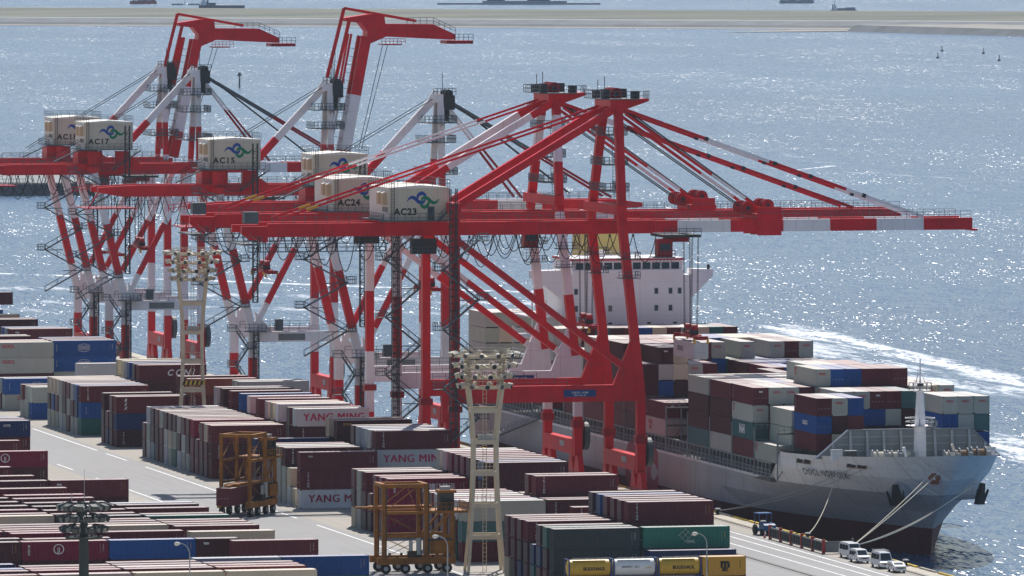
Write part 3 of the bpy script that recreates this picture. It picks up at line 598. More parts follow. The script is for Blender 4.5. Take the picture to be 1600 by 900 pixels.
for k in BIG:
    nm, rgb = COL[k['code']]
    o = bpy.data.objects.new('shipping_container', CM[(k['ft'], k['h'])]); C.objects.link(o)
    o.location = (k['x'] + rnd.uniform(-.05, .05), k['y'] + rnd.uniform(-.05, .05), k['z']); o.rotation_euler = (0, 0, k['rz'])
    f = rnd.uniform(0.86, 1.12); o.color = (rgb[0] * f, rgb[1] * f, rgb[2] * f, 1)
    for s in (-1, 1):
        d = inst('door', DM[k['h']], o, (-CLEN[k['ft']] / 2 + 0.03, s * 0.535, 0)); d.color = o.color
    if k['ship']:
        lb = f"{nm} container, {tw(k)}, {ORD[k['col']].replace('front', 'first')} from quay, {BAYN[k['bay']]}"; gp = 'containers stacked on the ship'
    else:
        lb = f"{nm} container, {tw(k)}, {ORD[k['row']]} row, {k['side']}, {k['desc']}"; gp = 'containers stacked in the yard'
    tag(o, lb, 'container', gp)
    # ------- print on the side that faces the camera
    L2 = CLEN[k['ft']] / 2; h = k['h'] - 0.02; flip = abs(k['rz']) > 3; yy = 1.245
    def put(s, m, x, z, size, vert=False, **kw):
        if k['ship']:
            return
        xx, yf, rz = (-x, yy, math.pi) if flip else (x, -yy, 0)
        if vert:
            q = '\n'.join(s); lettering(q, m, o, (xx, yf, z), size, (R(90), 0, rz), **kw)
        else: lettering(s, m, o, (xx, yf, z), size, (R(90), 0, rz), **kw)
    if not k['ship'] and k['front']:
        t = k['text']; c = k['code']
        if t == 'TRITON': put('TRITON', 'print_white', -L2 + 1.25, 1.5, 0.40, True, bold=0.03)
        elif t == 'tex': put('tex', 'print_white', -L2 + 1.4, h - 0.62, 0.6, False, bold=0.03)
        elif t == 'YANG MING':
            for dx_ in (-.05, 0, .05): put('YANG MING', 'print_magenta', 0.3 + dx_, 1.45, 1.7, False, bold=0.0, spacing=1.1)
        elif t == 'JJ':
            put('O', 'print_white', -0.9, 1.5, 2.2, False, bold=-0.02); put('JJ', 'print_white', -0.9, 1.5, 0.9, False, bold=0.0)
            if k['desc'] == D2: put('锦江航运', 'print_white', 2.1, 1.6, 1.0, False, bold=0.01)
            put('锦江航运', 'print_white', -L2 + 1.0, 1.5, 0.36, True, bold=0.01)
        elif t == 'COSCO':
            put('COSCO', 'print_white', 0.0, 1.5, 0.62, False, bold=0.015)
            q = MB()
            for sgn in (-1, 1):
                pts = [(1.05 * math.cos(a), sgn * (0.32 + 0.42 * math.sin(a))) for a in [math.pi * i / 8 for i in range(9)]]
                q.stroke(pts, [0.05] * 9, 0, 'print_white', 2); q.stroke([(0.5 * p[0], p[1] * 0.98) for p in pts], [0.045] * 9, 0, 'print_white', 2)
                q.stroke([(-1.2, sgn * 0.34), (1.2, sgn * 0.34)], [0.05, 0.05], 0, 'print_white', 2)
            e = q.build('emblem', o, (0, yy if flip else -yy, 1.5), math.pi if flip else 0)
            put('COSCO', 'print_white', -L2 + 0.9, 1.5, 0.26, True, bold=0.01)
        elif t == 'OOCL': put('OOCL', 'print_red', -L2 + 3.6, h - 0.75, 0.85, False, bold=0.03)
        elif t == 'SWL':
            q = MB(); 
            for a_ in (-1, 0, 1):
                q.beam((a_ * .42 - .55, 0, a_ * .42 + .55), (a_ * .42 + .55, 0, a_ * .42 - .55), 0.02, 0.09, 'print_white', (0, 1, 0)); q.beam((a_ * .42 - .55, 0, -a_ * .42 - .55), (a_ * .42 + .55, 0, -a_ * .42 + .55), 0.02, 0.09, 'print_white', (0, 1, 0))
            q.build('emblem', o, (-0.2 if not flip else 0.2, yy if flip else -yy, 1.75)); put('SWL', 'print_white', 0.6, 0.85, 0.6, False, bold=0.0)
        elif t == 'C C': put('C C N I', 'print_white', 1.4, 1.45, 1.5, False, bold=0.02, shear=0.3)
        elif t == 'HAPAG': put('CRONOS', 'print_red', -L2 + 3.2, h - 0.6, 0.5, False)
        elif t == 'seaco': put('tex', 'print_white', -L2 + 1.6, h - 0.6, 0.55, False, bold=0.01)
        elif t == 'GOLD': put('GOLD', 'print_yellow', -L2 + 1.6, h - 0.6, 0.5, False)
        elif t == 'BRE': put('BEX', 'print_white', -L2 + 1.6, 1.55, 0.7, True, bold=0.03, shear=0.3)
        elif t == 'NYK': put('NYK', 'print_white', 2.2, h - 0.8, 0.6, False)
        elif c in 'MN' and rnd.random() < 0.6: put('TRITON' if rnd.random() < .6 else 'tex', 'print_white', -L2 + 1.25, 1.5, 0.36, True, bold=0.02)
        if c in 'MNRJBKSE' and k['w'] > 0:
            put('TRLU' if c in 'MN' else 'CBHU', 'print_yellow' if rnd.random() < .4 else 'print_white', L2 - 0.7, 1.7, 0.26, True, bold=0.0); put('IIIII', 'print_white', L2 - 1.15, 1.6, 0.26, True, bold=0.0)
    if k['ship']:
        c = k['code']; ry = k['rz']; toend = 1 if ry < 0 else -1          # local x of the end that faces the camera
        ex = toend * (L2 + 0.012 + (0.13 if toend < 0 else 0.0)); er = (R(90), 0, R(90) if toend > 0 else R(-90))
        if c in 'GCW': lettering('OOCL', 'print_red', o, (ex, 0.1, h - 0.75), 0.42, er, bold=0.04)
        elif c in 'MN' and rnd.random() < .3: lettering('tex', 'print_white', o, (ex, 0.0, h - 0.6), 0.5, er, bold=0.03)
        sy = 1 if ry > 0 else -1                                           # local y of the quay facing side
        sr = (R(90), 0, R(180) if sy > 0 else 0)
        if c in 'GC': lettering('OO\nCL', 'print_red', o, (sy * (L2 - 1.1), sy * yy, h - 0.8), 0.62, sr, bold=0.05)
        elif c in 'MN': lettering('\n'.join('TRITON'), 'print_white', o, (sy * (L2 - 0.9), sy * yy, 1.4), 0.30, sr, bold=0.02)
        elif c == 'T': lettering('H-H', 'print_white', o, (0, sy * yy, 1.4), 1.7, sr, bold=0.08)
        elif c == 'P': lettering('HYUN\nDAI', 'print_red', o, (sy * 3.0, sy * yy, 1.4), 0.8, sr, bold=0.06)
        elif c == 'B': lettering('COSCO', 'print_white', o, (0, sy * yy, 1.4), 0.8, (R(90), R(0), sr[2]), bold=0.05)
# ---- the rest
v = []; f = []; mi = []; cols = []
def push(bx, cl):
    x0, x1, y0, y1, z0, z1 = bx; b0 = len(v)
    v.extend([(x0, y0, z0), (x1, y0, z0), (x1, y1, z0), (x0, y1, z0), (x0, y0, z1), (x1, y0, z1), (x1, y1, z1), (x0, y1, z1)])
    for q, mm in (((0, 1, 5, 4), 0), ((1, 2, 6, 5), 0), ((2, 3, 7, 6), 0), ((3, 0, 4, 7), 0), ((4, 5, 6, 7), 1), ((3, 2, 1, 0), 0)):
        f.append(tuple(b0 + i for i in q)); mi.append(mm); cols.extend([cl] * 4)
for k in REST:
    rgb = COL[k['code']][1]; L = CLEN[k['ft']] / 2; cl = (*[c * rnd.uniform(.95, 1.05) for c in rgb], 1)
    hx, hy = (1.219, L) if k['ship'] else (L, 1.219); H = k['h'] - 0.02
    push((k['x'] - hx, k['x'] + hx, k['y'] - hy + .06, k['y'] + hy - .06, k['z'] + .15, k['z'] + H - .04), cl)
    for a_ in (-1, 1):                   # rails and posts stand proud of the sheets
        ex = k['x'] + a_ * (hx - .07)
        for c_ in (-1, 1):
            ey = k['y'] + c_ * (hy - .07); push((ex - .08, ex + .08, ey - .075, ey + .075, k['z'], k['z'] + H), cl)
        push((ex - .075, ex + .075, k['y'] - hy, k['y'] + hy, k['z'] + .02, k['z'] + .145), cl)
        if not k['ship'] and a_ < 0:
            for yy_ in (-.8, -.3, .3, .8): push((k['x'] - hx - .05, k['x'] - hx - .003, k['y'] + yy_ - .04, k['y'] + yy_ + .04, k['z'] + .17, k['z'] + H - .1), (.3, .3, .3, 1))
me = bpy.data.meshes.new('containers'); me.from_pydata(v, [], f); me.materials.append(MATS['containers_paint']); me.materials.append(MATS['containers_roof'])
me.polygons.foreach_set('material_index', mi); at = me.color_attributes.new('Col', 'FLOAT_COLOR', 'CORNER'); at.data.foreach_set('color', [x for c in cols for x in c]); me.update()
o = bpy.data.objects.new('shipping_containers', me); C.objects.link(o); tag(o, 'half hidden containers deeper in the yard blocks and ship stacks', 'containers', kind='stuff')
# ================================================================ the container ship, bow towards the camera
ship = thing('container_ship', 'grey and white container ship moored at the quay, bow toward camera', 'ship', (357, 1300, SEA))
CXs, CYs = 357.0, 1300.0
def S(x, y, z): return (x - CXs, y - CYs, z - SEA)
# hull: stations along the length, rings from keel to rail.  (y, [(half breadth, z)...])
ZL = [-9.0, -3.5, 0.6, 3.2, 5.9, 8.4, 12.6]
def half(y, z):
    t = (y - 1171.0)
    # stem line: where the bow starts at each height (raked, with a round flare up high)
    st = {-9.0: 11, -3.5: 14.5, 0.6: 13.4, 3.2: 11.3, 5.9: 8.0, 8.4: 4.2, 12.6: -0.8}[z]
    L = {-9.0: 95, -3.5: 82, 0.6: 70, 3.2: 60, 5.9: 50, 8.4: 46, 12.6: 46}[z]
    e = {-9.0: 1.05, -3.5: 1.0, 0.6: 0.95, 3.2: 0.85, 5.9: 0.72, 8.4: 0.66, 12.6: 0.58}[z]
    u = max(0.0, min(1.0, (t - st) / L)); h = 16.1 * (1 - (1 - u) ** 1.9) ** e if u > 0 else 0.0
    if y > 1405: h *= max(0.55, 1 - ((y - 1405) / 30.0) ** 2 * (0.5 if z > 0 else 0.9))
    return h, st
ys = [1171 + q for q in (-0.8, -0.6, -0.3, 0, 0.6, 1.6, 3, 4.6, 6.6, 8.6, 10.4, 12, 13.4, 14.5, 16, 18, 21, 25, 29, 33, 37.5, 41, 43.5, 46, 50, 56, 64, 75, 90, 110, 150, 200, 230, 242, 250, 256, 260)]
def topz(y):                              # sheer: high forecastle bulwark, then down to the main deck
    t = max(0.0, y - 1171)
    if t < 26: return 12.35 - 1.5 * (t / 26.0) ** 0.8
    if t < 41: return 10.85 - 0.35 * (t - 26) / 15
    if t < 46: return 10.5 - (t - 41) / 5 * 4.2
    return 6.3
def ring(y, side):
    out = []; tz = topz(y)
    for i, z in enumerate(ZL):
        h, st = half(y, z)
        yy = max(y, 1171 + st)            # heights that have not begun yet are pulled to the stem line
        zz = z
        if z > tz:
            hp, _ = half(y, ZL[i - 1]); 
            f = max(0.0, (tz - ZL[i - 1]) / (z - ZL[i - 1])) if tz > ZL[i - 1] else 0.0
            h = hp + (h - hp) * f; zz = max(tz, ZL[i - 1]) if tz > ZL[i - 1] else tz
            yy = max(y, yy if f > 0 else y)
        out.append((CXs + side * h, yy, zz))
    return out
mb = MB()
for side in (-1, 1):
    rg = [ring(y, side) for y in ys]
    for a_, b_ in zip(rg[:-1], rg[1:]):
        for i in range(len(ZL) - 1):
            q = [a_[i], b_[i], b_[i + 1], a_[i + 1]]
            if (Vector(q[0]) - Vector(q[2])).length < 1e-3: continue
            m_ = 'hull_red' if i < 2 else 'hull_grey' if i < 4 else 'hull_white'
            q = [S(*p) for p in q]; mb.poly(q if side < 0 else q[::-1], m_)
    rr = ring(ys[-1], side)
    mb.poly([S(*p) for p in rr] + [S(CXs, ys[-1], 6.3), S(CXs, ys[-1], -9)], 'hull_grey')
hull = mb.build('hull', ship)
for p in hull.data.polygons: p.use_smooth = False
mb = MB()                                # decks just under the rail
fd = [(ring(y, -1)[-1], ring(y, 1)[-1], y) for y in ys if y <= 1216]
for a_, b_ in zip(fd[:-1], fd[1:]):
    z = 10.35
    ha, hb = [max(0.05, half(q, 8.4)[0]) for q in (a_[2], b_[2])]
    if a_[2] < 1176: continue
    mb.poly([S(CXs - ha, a_[2], z), S(CXs + ha, a_[2], z), S(CXs + hb, b_[2], z), S(CXs - hb, b_[2], z)], 'deck_grey')
mb.box(-15.9, 15.9, 1216.5 - CYs, 1426 - CYs, 5.6 - SEA, 6.1 - SEA, 'deck_grey')
mb.box(-13.2, 13.2, 1213 - CYs, 1364 - CYs, 6.1 - SEA, 8.45 - SEA, 'deck_grey'); mb.box(-13.2, 13.2, 1398 - CYs, 1415 - CYs, 6.1 - SEA, 8.9 - SEA, 'deck_grey')
mb.box(-12.0, 13.6, 1199 - CYs, 1213.2 - CYs, 10.36 - SEA, 11.1 - SEA, 'deck_grey')
mb.build('deck', ship)
# side passage: stanchions and rails under the outer stacks
y = 1217.0; k = 0
for side in (-1, 1):
    mb = MB(); y = 1218.0
    while y < 1424:
        x = side * 15.75
        if not 1364 < y < 1368 or True:
            mb.box(x - .09, x + .09, y - CYs - .12, y - CYs + .12, 6.1 - SEA, 8.55 - SEA, 'ship_grey')
        y += 2.2
    mb.box(side * 15.75 - .12, side * 15.75 + .12, 1217 - CYs, 1364 - CYs, 8.3 - SEA, 8.52 - SEA, 'ship_grey')
    mb.rail([(side * 15.95, 1217 - CYs, 6.15 - SEA), (side * 15.95, 1425 - CYs, 6.15 - SEA)], 'ship_grey', 1.25, 1.1, 0.11)
    mb.build('side_railing', ship)
for yb in (1212.6, 1225.7, 1238.6, 1251.6, 1264.9, 1278.1, 1291.3, 1304.5, 1317.7, 1330.9, 1344.5):     # lashing bridges between the bays
    mb = MB()
    for c in range(14):
        x = SX0 + SP * c - CXs; mb.box(x - .1, x + .1, yb - CYs - .12, yb - CYs + .12, 6.1 - SEA, 13.4 - SEA, 'ship_grey')
    for z in (10.4, 13.2): mb.box(-16.0, 16.0, yb - CYs - .32, yb - CYs + .32, z - SEA - .12, z - SEA + .1, 'deck_grey'); mb.rail([(-16, yb - CYs - .3, z - SEA + .1), (-13, yb - CYs - .3, z - SEA + .1)], 'ship_grey', 1.0, 1.0)
    for c in range(0, 13, 2):
        x = SX0 + SP * c - CXs; mb.beam((x, yb - CYs, 6.2 - SEA), (x + SP, yb - CYs, 10.2 - SEA), .1, .1, 'deck_rust')
    mb.build('lashing_bridge', ship)
# wave breaker: ribbed grey screen behind the windlasses
mb = MB(); yb = 1197.0 - CYs; zb0, zb1 = 10.36 - SEA, 14.6 - SEA
bw = [(-14.6, zb0), (14.2, zb0), (9.9, zb1), (-9.6, zb1)]
mb.prism(bw, 'y', yb, yb + 0.18, 'ship_grey')
mb.build('breakwater', ship)
for x in (-11.9, -9.2, -6.6, -4.0, -1.3, 1.4, 4.0, 6.7, 9.4, 11.9):
    top = zb1 if abs(x) < 9.6 else zb0 + (14.6 - abs(x)) / 4.9 * (zb1 - zb0)
    q = MB(); q.prism([(yb - 1.0, zb0), (yb - .004, zb0), (yb - .004, top - .1), (yb - .3, top - .1)], 'x', x - .2, x + .2, 'galvanised'); q.build('breakwater_rib', ship)
q = MB()
for z in (11.4, 12.4, 13.5): q.box(-11.0, 10.6, yb - .16, yb - .006, z - SEA, z - SEA + .14, 'galvanised')
q.build('breakwater_stiffener', ship)
q = MB(); q.beam((-14.7, yb - .1, zb0 + .05), (-9.6, yb - .1, zb1 + .05), .35, .16, 'ship_white'); q.beam((-9.6, yb - .1, zb1 + .05), (9.9, yb - .1, zb1 + .05), .35, .16, 'ship_grey'); q.beam((9.9, yb - .1, zb1 + .05), (14.3, yb - .1, zb0 + .05), .35, .16, 'ship_grey'); q.build('breakwater_cap', ship)
# foremast
mx, my = 0.0, 1191.0 - CYs
q = MB(); q.tube((mx, my, 10.3 - SEA), (mx, my, 15.6 - SEA), 0.98, 'ship_white', 12, 0.9); q.tube((mx, my, 15.6 - SEA), (mx, my, 20.9 - SEA), 0.85, 'ship_white', 12, 0.55)
q.tube((mx, my, 20.9 - SEA), (mx, my, 25.6 - SEA), 0.16, 'ship_white', 6, 0.09); fm = q.build('foremast', ship)
for z, r in ((15.6, 2.3), (20.9, 1.75)):
    q = MB(); q.tube((mx, my, z - SEA - .25), (mx, my, z - SEA), 0.9, 'ship_white', 12, r)
    q.rail([(mx + r * math.cos(a), my + r * math.sin(a), z - SEA) for a in [2 * math.pi * i / 10 for i in range(11)]], 'ship_white', 1.1, 1.5, 0.09)
    q.build('mast_platform', fm)
q = MB(); q.tube((mx + 1.7, my - .6, 15.75 - SEA), (mx + 1.7, my - 1.2, 15.95 - SEA), 0.75, 'steel', 10); q.box(mx - .4, mx + .4, my - .5, my + .3, 21.3 - SEA, 21.9 - SEA, 'crane_dark'); q.build('searchlight', fm)
q = MB(); q.rail([(mx - 1.1, my - 1.0, 20.9 - SEA), (mx - .3, my, 23.6 - SEA)], 'ship_white', 0.2, 4, .08); q.beam((mx - 1.2, my, 21 - SEA), (mx, my, 23.8 - SEA), .08, .08, 'ship_white'); q.beam((mx + 1.2, my, 21 - SEA), (mx, my, 23.8 - SEA), .08, .08, 'ship_white'); q.build('mast_stay', fm)
# windlasses and winches
for (x, y, s_) in ((-7.4, 1188, 1.0), (-5.0, 1188.5, 0.85), (5.4, 1188, 1.1), (8.6, 1189.5, 1.15), (3.1, 1186.0, 0.9), (-2.4, 1190.0, 0.7)):
    w = MB(); z = 10.36 - SEA; yl = y - CYs
    w.box(x - 1.2 * s_, x + 1.2 * s_, yl - .8, yl + .8, z, z + .35, 'deck_grey')
    for d_ in (-.95, -.2, .95): w.tube((x + d_ * s_ - .07, yl, z + 1.0), (x + d_ * s_ + .07, yl, z + 1.0), 0.9 * s_, 'ship_grey', 12)
    w.tube((x - .95 * s_, yl, z + 1.0), (x + .95 * s_, yl, z + 1.0), 0.58 * s_, 'rope_cream' if s_ < 1.1 else 'deck_rust', 12)
    w.box(x + 1.05 * s_, x + 1.7 * s_, yl - .5, yl + .5, z + .3, z + 1.3, 'ship_grey'); w.build('windlass', ship)
for x, y in ((-10.8, 1191), (-12.4, 1193), (11.6, 1193.5)):
    w = MB(); w.box(x - .8, x + .8, y - CYs - .5, y - CYs + .5, 10.36 - SEA, 11.9 - SEA, 'crane_dark' if x > -11 and x < 0 else 'ship_white'); w.box(x - .9, x + .9, y - CYs - .6, y - CYs + .6, 11.9 - SEA, 12.0 - SEA, 'ship_grey'); w.build('deck_locker', ship)
w = MB(); w.beam((4.6, 1186.5 - CYs, 10.4 - SEA), (3.6, 1186.5 - CYs, 13.0 - SEA), .35, .35, 'rope_cream'); w.beam((-3.0, 1187.5 - CYs, 10.4 - SEA), (-3.6, 1187.5 - CYs, 12.6 - SEA), .4, .4, 'ship_white'); w.build('cargo_davit', ship)
# hull furniture on the quay side bow: fairleads, name, anchors
def hullpt(y, z, side=-1, off=0.0):
    r_ = [ring(max(1171, y + d), side) for d in (0,)][0]
    for (xa, ya, za), (xb, yb_, zb) in zip(r_[:-1], r_[1:]):
        if za <= z <= zb: 
            t = (z - za) / max(1e-6, zb - za); return Vector((xa + (xb - xa) * t + side * off, ya + (yb_ - ya) * t, z))
    return Vector(r_[-1])
for (y, z) in ((1204.5, 9.7), (1202.0, 9.7), (1189.5, 9.9), (1187.0, 9.9)):
    p = hullpt(y, z, -1, .03); p2 = hullpt(y - 1.5, z, -1, .03); d = (p2 - p).normalized()
    q = MB(); a_ = Vector(S(*p)); u = Vector((0.25, 0, 1)); 
    for w_, h_, m_, o_ in ((1.15, .42, 'deck_rust', 0.0), (.9, .28, 'print_black', 0.03)):
        nrm = d.cross(u).normalized(); nrm = nrm if nrm.x < 0 else -nrm; c_ = a_ + nrm * (.02 + o_)
        q.poly([c_ - d * w_ - u * h_, c_ + d * w_ - u * h_, c_ + d * w_ + u * h_, c_ - d * w_ + u * h_], m_)
    q.build('fairlead', ship)
p = hullpt(1197.2, 8.2, -1, 0.06); p2 = hullpt(1193.0, 8.2, -1, 0.06); p3 = hullpt(1202.0, 8.2, -1, .06)
d = (p2 - p3).normalized(); pu = hullpt(1197.2, 9.4, -1, .06); u = (pu - p).normalized()
nme = lettering('OOCL NORFOLK', 'print_navy', ship, (0, 0, 0), 1.0, bold=0.015, spacing=1.15)
zz = d.cross(u).normalized(); u = zz.cross(d).normalized()
mt = Matrix((d, u, zz)).transposed().to_4x4(); mt.translation = Vector(S(*p)) + zz * 0.22
nme.matrix_local = mt @ Matrix.Scale(1.5, 4)
for side in (-1, 1):
    y, z = 1183.2, 6.6
    p = hullpt(y, z, side, 0); o_ = Vector((side * 0.62, -0.78, -0.12)).normalized()
    q = MB(); a_ = Vector(S(*p)); q.tube(a_ - o_ * 1.6, a_ + o_ * 2.2, 2.1, 'hull_grey' if side < 0 else 'hull_white', 14, 1.25); bol = q.build('anchor_bolster', ship)
    q = MB(); e = a_ + o_ * 2.25
    dn = Vector((side * -0.15, 0.1, -1)).normalized(); sd_ = o_.cross(dn).normalized()
    q.hexa([e + dn * -1.2 - sd_ * .35, e + dn * -1.2 + sd_ * .35, e + dn * -1.2 + sd_ * .35 + o_ * .5, e + dn * -1.2 - sd_ * .35 + o_ * .5, e + dn * 2.0 - sd_ * 1.0, e + dn * 2.0 + sd_ * 1.0, e + dn * 2.0 + sd_ * 1.0 + o_ * .6, e + dn * 2.0 - sd_ * 1.0 + o_ * .6], 'print_black')
    for s_ in (-1, 1): q.beam(e + dn * 1.9 + sd_ * s_ * .9 + o_ * .3, e + dn * -.3 + sd_ * s_ * 1.35 + o_ * .5, .5, .35, 'print_black', w1=.12)
    q.build('anchor', ship)
# emblem on the stem: red flower of five petals
em = hullpt(1176.0, 8.7, -1, 0.12); 
q = MB(); fn = Vector((-0.55, -0.82, -0.15)).normalized(); r1 = Vector((0.83, -0.55, 0)).normalized(); u1 = r1.cross(fn).normalized() * -1
if u1.z < 0: u1 = -u1
a_ = Vector(S(*em)) + fn * 0.35
for k in range(5):
    c_ = a_ + (r1 * math.cos(R(90 + 72 * k)) + u1 * math.sin(R(90 + 72 * k))) * 0.55
    q.poly([c_ + (r1 * math.cos(t) + u1 * math.sin(t)) * 0.44 for t in [2 * math.pi * i / 10 for i in range(10)]], 'cabin_red')
    c2 = c_ + fn * .02
    q.poly([c2 + (r1 * math.cos(t) + u1 * math.sin(t)) * 0.29 for t in [2 * math.pi * i / 8 for i in range(8)]], 'deck_rust')
q.poly([a_ + fn * .03 + (r1 * math.cos(t) + u1 * math.sin(t)) * 0.2 for t in [2 * math.pi * i / 8 for i in range(8)]], 'hull_white')
q.build('bow_emblem', ship)
# big company letters faded on the flank (only part shows between crane legs)
for ch, y in (('O', 1299.5), ('C', 1286.5)):
    lettering(ch, 'hull_pink', ship, (-16.13, y - CYs, 2.2 - SEA), 9.0, (R(90), 0, R(-90)), bold=0.10)
# gangway down to the quay
q = MB(); g0, g1 = Vector(S(340.6, 1360, 6.5)), Vector(S(337.6, 1383, 1.6)); q.beam(g0, g1, .9, .18, 'ship_grey'); 
for s_ in (-.45, .45):
    for z_ in (.55, 1.05): q.beam(g0 + Vector((s_, 0, z_)), g1 + Vector((s_, 0, z_)), .06, .06, 'ship_grey')
    for i in range(15): p_ = g0.lerp(g1, i / 14) + Vector((s_, 0, 0)); q.beam(p_, p_ + Vector((0, 0, 1.05)), .06, .06, 'ship_grey')
    for i in range(14): q.beam(g0.lerp(g1, i / 14) + Vector((s_, 0, 0)), g0.lerp(g1, (i + 1) / 14) + Vector((s_, 0, 1.0)), .05, .05, 'ship_grey')
q.build('gangway', ship)
# superstructure
sup = MB(); Yb, Ye = 1367.0 - CYs, 1383.0 - CYs
sup.box(-10.6, 12.1, Yb, Ye, 6.1 - SEA, 30.2 - SEA, 'ship_white')
sup.prism([(12.1, 26.2 - SEA), (15.4, 29.5 - SEA), (15.9, 29.9 - SEA), (15.9, 31.1 - SEA), (12.1, 31.2 - SEA)], 'y', Yb, Yb + 3.0, 'ship_white')
sup.prism([(-10.6, 26.2 - SEA), (-10.6, 31.2 - SEA), (-15.7, 31.1 - SEA), (-15.7, 29.9 - SEA), (-15.2, 29.5 - SEA)], 'y', Yb, Yb + 3.0, 'ship_white')
house = sup.build('superstructure', ship)
q = MB(); q.box(-8.9, 10.6, Yb + .3, Ye - 3, 30.2 - SEA, 32.75 - SEA, 'ship_white'); q.box(-8.9, 10.6, Yb - .45, Yb + .29, 30.2 - SEA, 31.15 - SEA, 'ship_white'); q.box(-9.1, 10.8, Yb - .1, Ye - 2.8, 32.751 - SEA, 33.0 - SEA, 'print_red'); q.box(-9.0, 10.7, Yb - .05, Ye - 2.9, 33.001 - SEA, 33.15 - SEA, 'ship_white'); br = q.build('bridge', ship)
for i in range(11):
    x0 = -8.2 + i * 1.68
    q = MB(); q.box(x0, x0 + 1.36, Yb + .24, Yb + .295, 31.25 - SEA, 32.35 - SEA, 'glass_dark'); wn = q.build('bridge_window', br)
q = MB(); q.rail([(-8.9, Yb + .5, 33.15 - SEA), (10.6, Yb + .5, 33.15 - SEA)], 'ship_white', 1.1, 1.4, .08); q.tube((-4.0, Yb + 6, 33.1 - SEA), (-4.0, Yb + 6, 40 - SEA), .35, 'ship_white', 8, .2); q.tube((-2.2, Yb + 6, 33.1 - SEA), (-2.2, Yb + 6, 34.3 - SEA), .7, 'ship_white', 10, .6); q.rail([(-15.6, Yb, 31.15 - SEA), (-9.2, Yb, 31.15 - SEA)], 'ship_white', 1.0, 1.2, .07); q.box(15.0, 15.4, Yb + .3, Yb + .7, 31.1 - SEA, 31.9 - SEA, 'print_black'); q.build('monkey_deck_rail', br)
for (px, z) in ((-10.0, 27.5), (-8.2, 27.5), (5.9, 27.5), (8.4, 27.5), (10.0, 27.5), (-8.2, 24.6), (-2.2, 24.6), (1.9, 24.6), (5.9, 24.6), (8.4, 24.6), (-9.0, 21.7), (-2.2, 21.7), (1.7, 21.7), (4.6, 21.7), (9.2, 21.7)):
    q = MB(); q.box(px - .34, px + .34, Yb - .05, Yb - .004, z - SEA - .52, z - SEA + .52, 'ship_grey'); f_ = q.build('window', house)
    q = MB(); q.box(px - .26, px + .26, Yb - .075, Yb - .052, z - SEA - .44, z - SEA + .44, 'glass_dark'); q.build('pane', f_)
q = MB()
for z in (9, 12.5, 16, 19.5, 23): q.box(-15.5, -10.65, Yb + 2, Ye, z - SEA, z - SEA + .25, 'ship_white'); q.rail([(-15.4, Yb + 2, z - SEA + .25), (-15.4, Ye, z - SEA + .25)], 'ship_white', 1.1, 1.4, .08); q.rail([(-15.4, Yb + 2, z - SEA + .25), (-10.7, Yb + 2, z - SEA + .25)], 'ship_white', 1.1, 1.4, .08)
for i, z in enumerate((9, 12.5, 16, 19.5)): q.beam((-14.5 + 3 * (i % 2), Yb + 2.6, z - SEA + .3), (-11.5 - 3 * (i % 2), Yb + 2.6, z - SEA + 3.6), .8, .15, 'ship_grey')
for x in (-15.3, -12.9): q.tube((x, Yb + 2.2, 6.1 - SEA), (x, Yb + 2.2, 26 - SEA), .16, 'ship_white', 6)
q.build('outside_stair', house)
q = MB(); q.prism([(Ye - 2.6, 30.21 - SEA), (Ye + 1, 30.21 - SEA), (Ye + 4, 12 - SEA), (Ye + 8, 12 - SEA), (Ye + 6, 37.5 - SEA), (Ye - 1.6, 38.6 - SEA), (Ye - 2.6, 38.6 - SEA)], 'x', -3.2, 4.2, 'funnel_yellow'); q.tube((-1.0, Ye + 1, 38 - SEA), (-1.0, Ye + 1.6, 40.0 - SEA), .5, 'crane_dark', 8); q.tube((2.0, Ye + 1, 38 - SEA), (2.0, Ye + 1.6, 40.0 - SEA), .5, 'crane_dark', 8); q.build('funnel', ship)
# orange lifeboat behind the bridge on the quay side
q = MB(); q.tube((-14.2, Ye + .5, 13 - SEA), (-14.2, Ye + 7, 13 - SEA), 1.3, 'print_red', 10, 1.1); q.box(-15, -13.4, Ye + .5, Ye + 7, 10.5 - SEA, 11.6 - SEA, 'ship_grey'); q.build('lifeboat', ship)
# ---- mooring lines: top-level things between hull and bollards
def sag(a, b, s, n=14):
    a = Vector(a); b = Vector(b); return [a.lerp(b, i / n) - Vector((0, 0, 4 * s * (i / n) * (1 - i / n))) for i in range(n + 1)]
def rope(label, a, b, s, r=.07, m='rope_cream'):
    q = MB(); q.path([Vector(p) - Vector(a) for p in sag(a, b, s)], r, m, 5); tag(q.build('mooring_line', None, a), label, 'rope', 'mooring lines of the ship')
e = hullpt(1174.2, 10.2, -1, .1); e2 = hullpt(1172.2, 10.2, -1, .05); e3 = hullpt(1173.6, 10.4, 1, .05)
bl = Vector((QX - 1.0, BOL[1], .75))
rope('cream bow line ending highest and leftmost on the stem', bl, e, .35); rope('cream bow line passing the red flower emblem', bl, e2, .35)
rope('pair of low cream bow lines, upper one', bl + Vector((.1, 0, 0)), Vector((359.8, 1173.5, 7.6)), 1.0); rope('pair of low cream bow lines, lower one', bl, Vector((359.0, 1173.2, 7.4)), 1.25)
rope('single slack line hanging from the flank to a bollard', Vector((QX - 1.0, BOL[2], .7)), hullpt(1193.5, 9.0, -1, .1), 1.6)
for lb, y, s_ in (('thin grey breast line along the hull, upper one', 1190.0, .8), ('thin grey breast line along the hull, lower one', 1187.5, 1.0)):
    rope(lb, Vector((QX - .8, 1227, .6)), hullpt(y, 9.3, -1, .1), s_, .05, 'rope_grey')
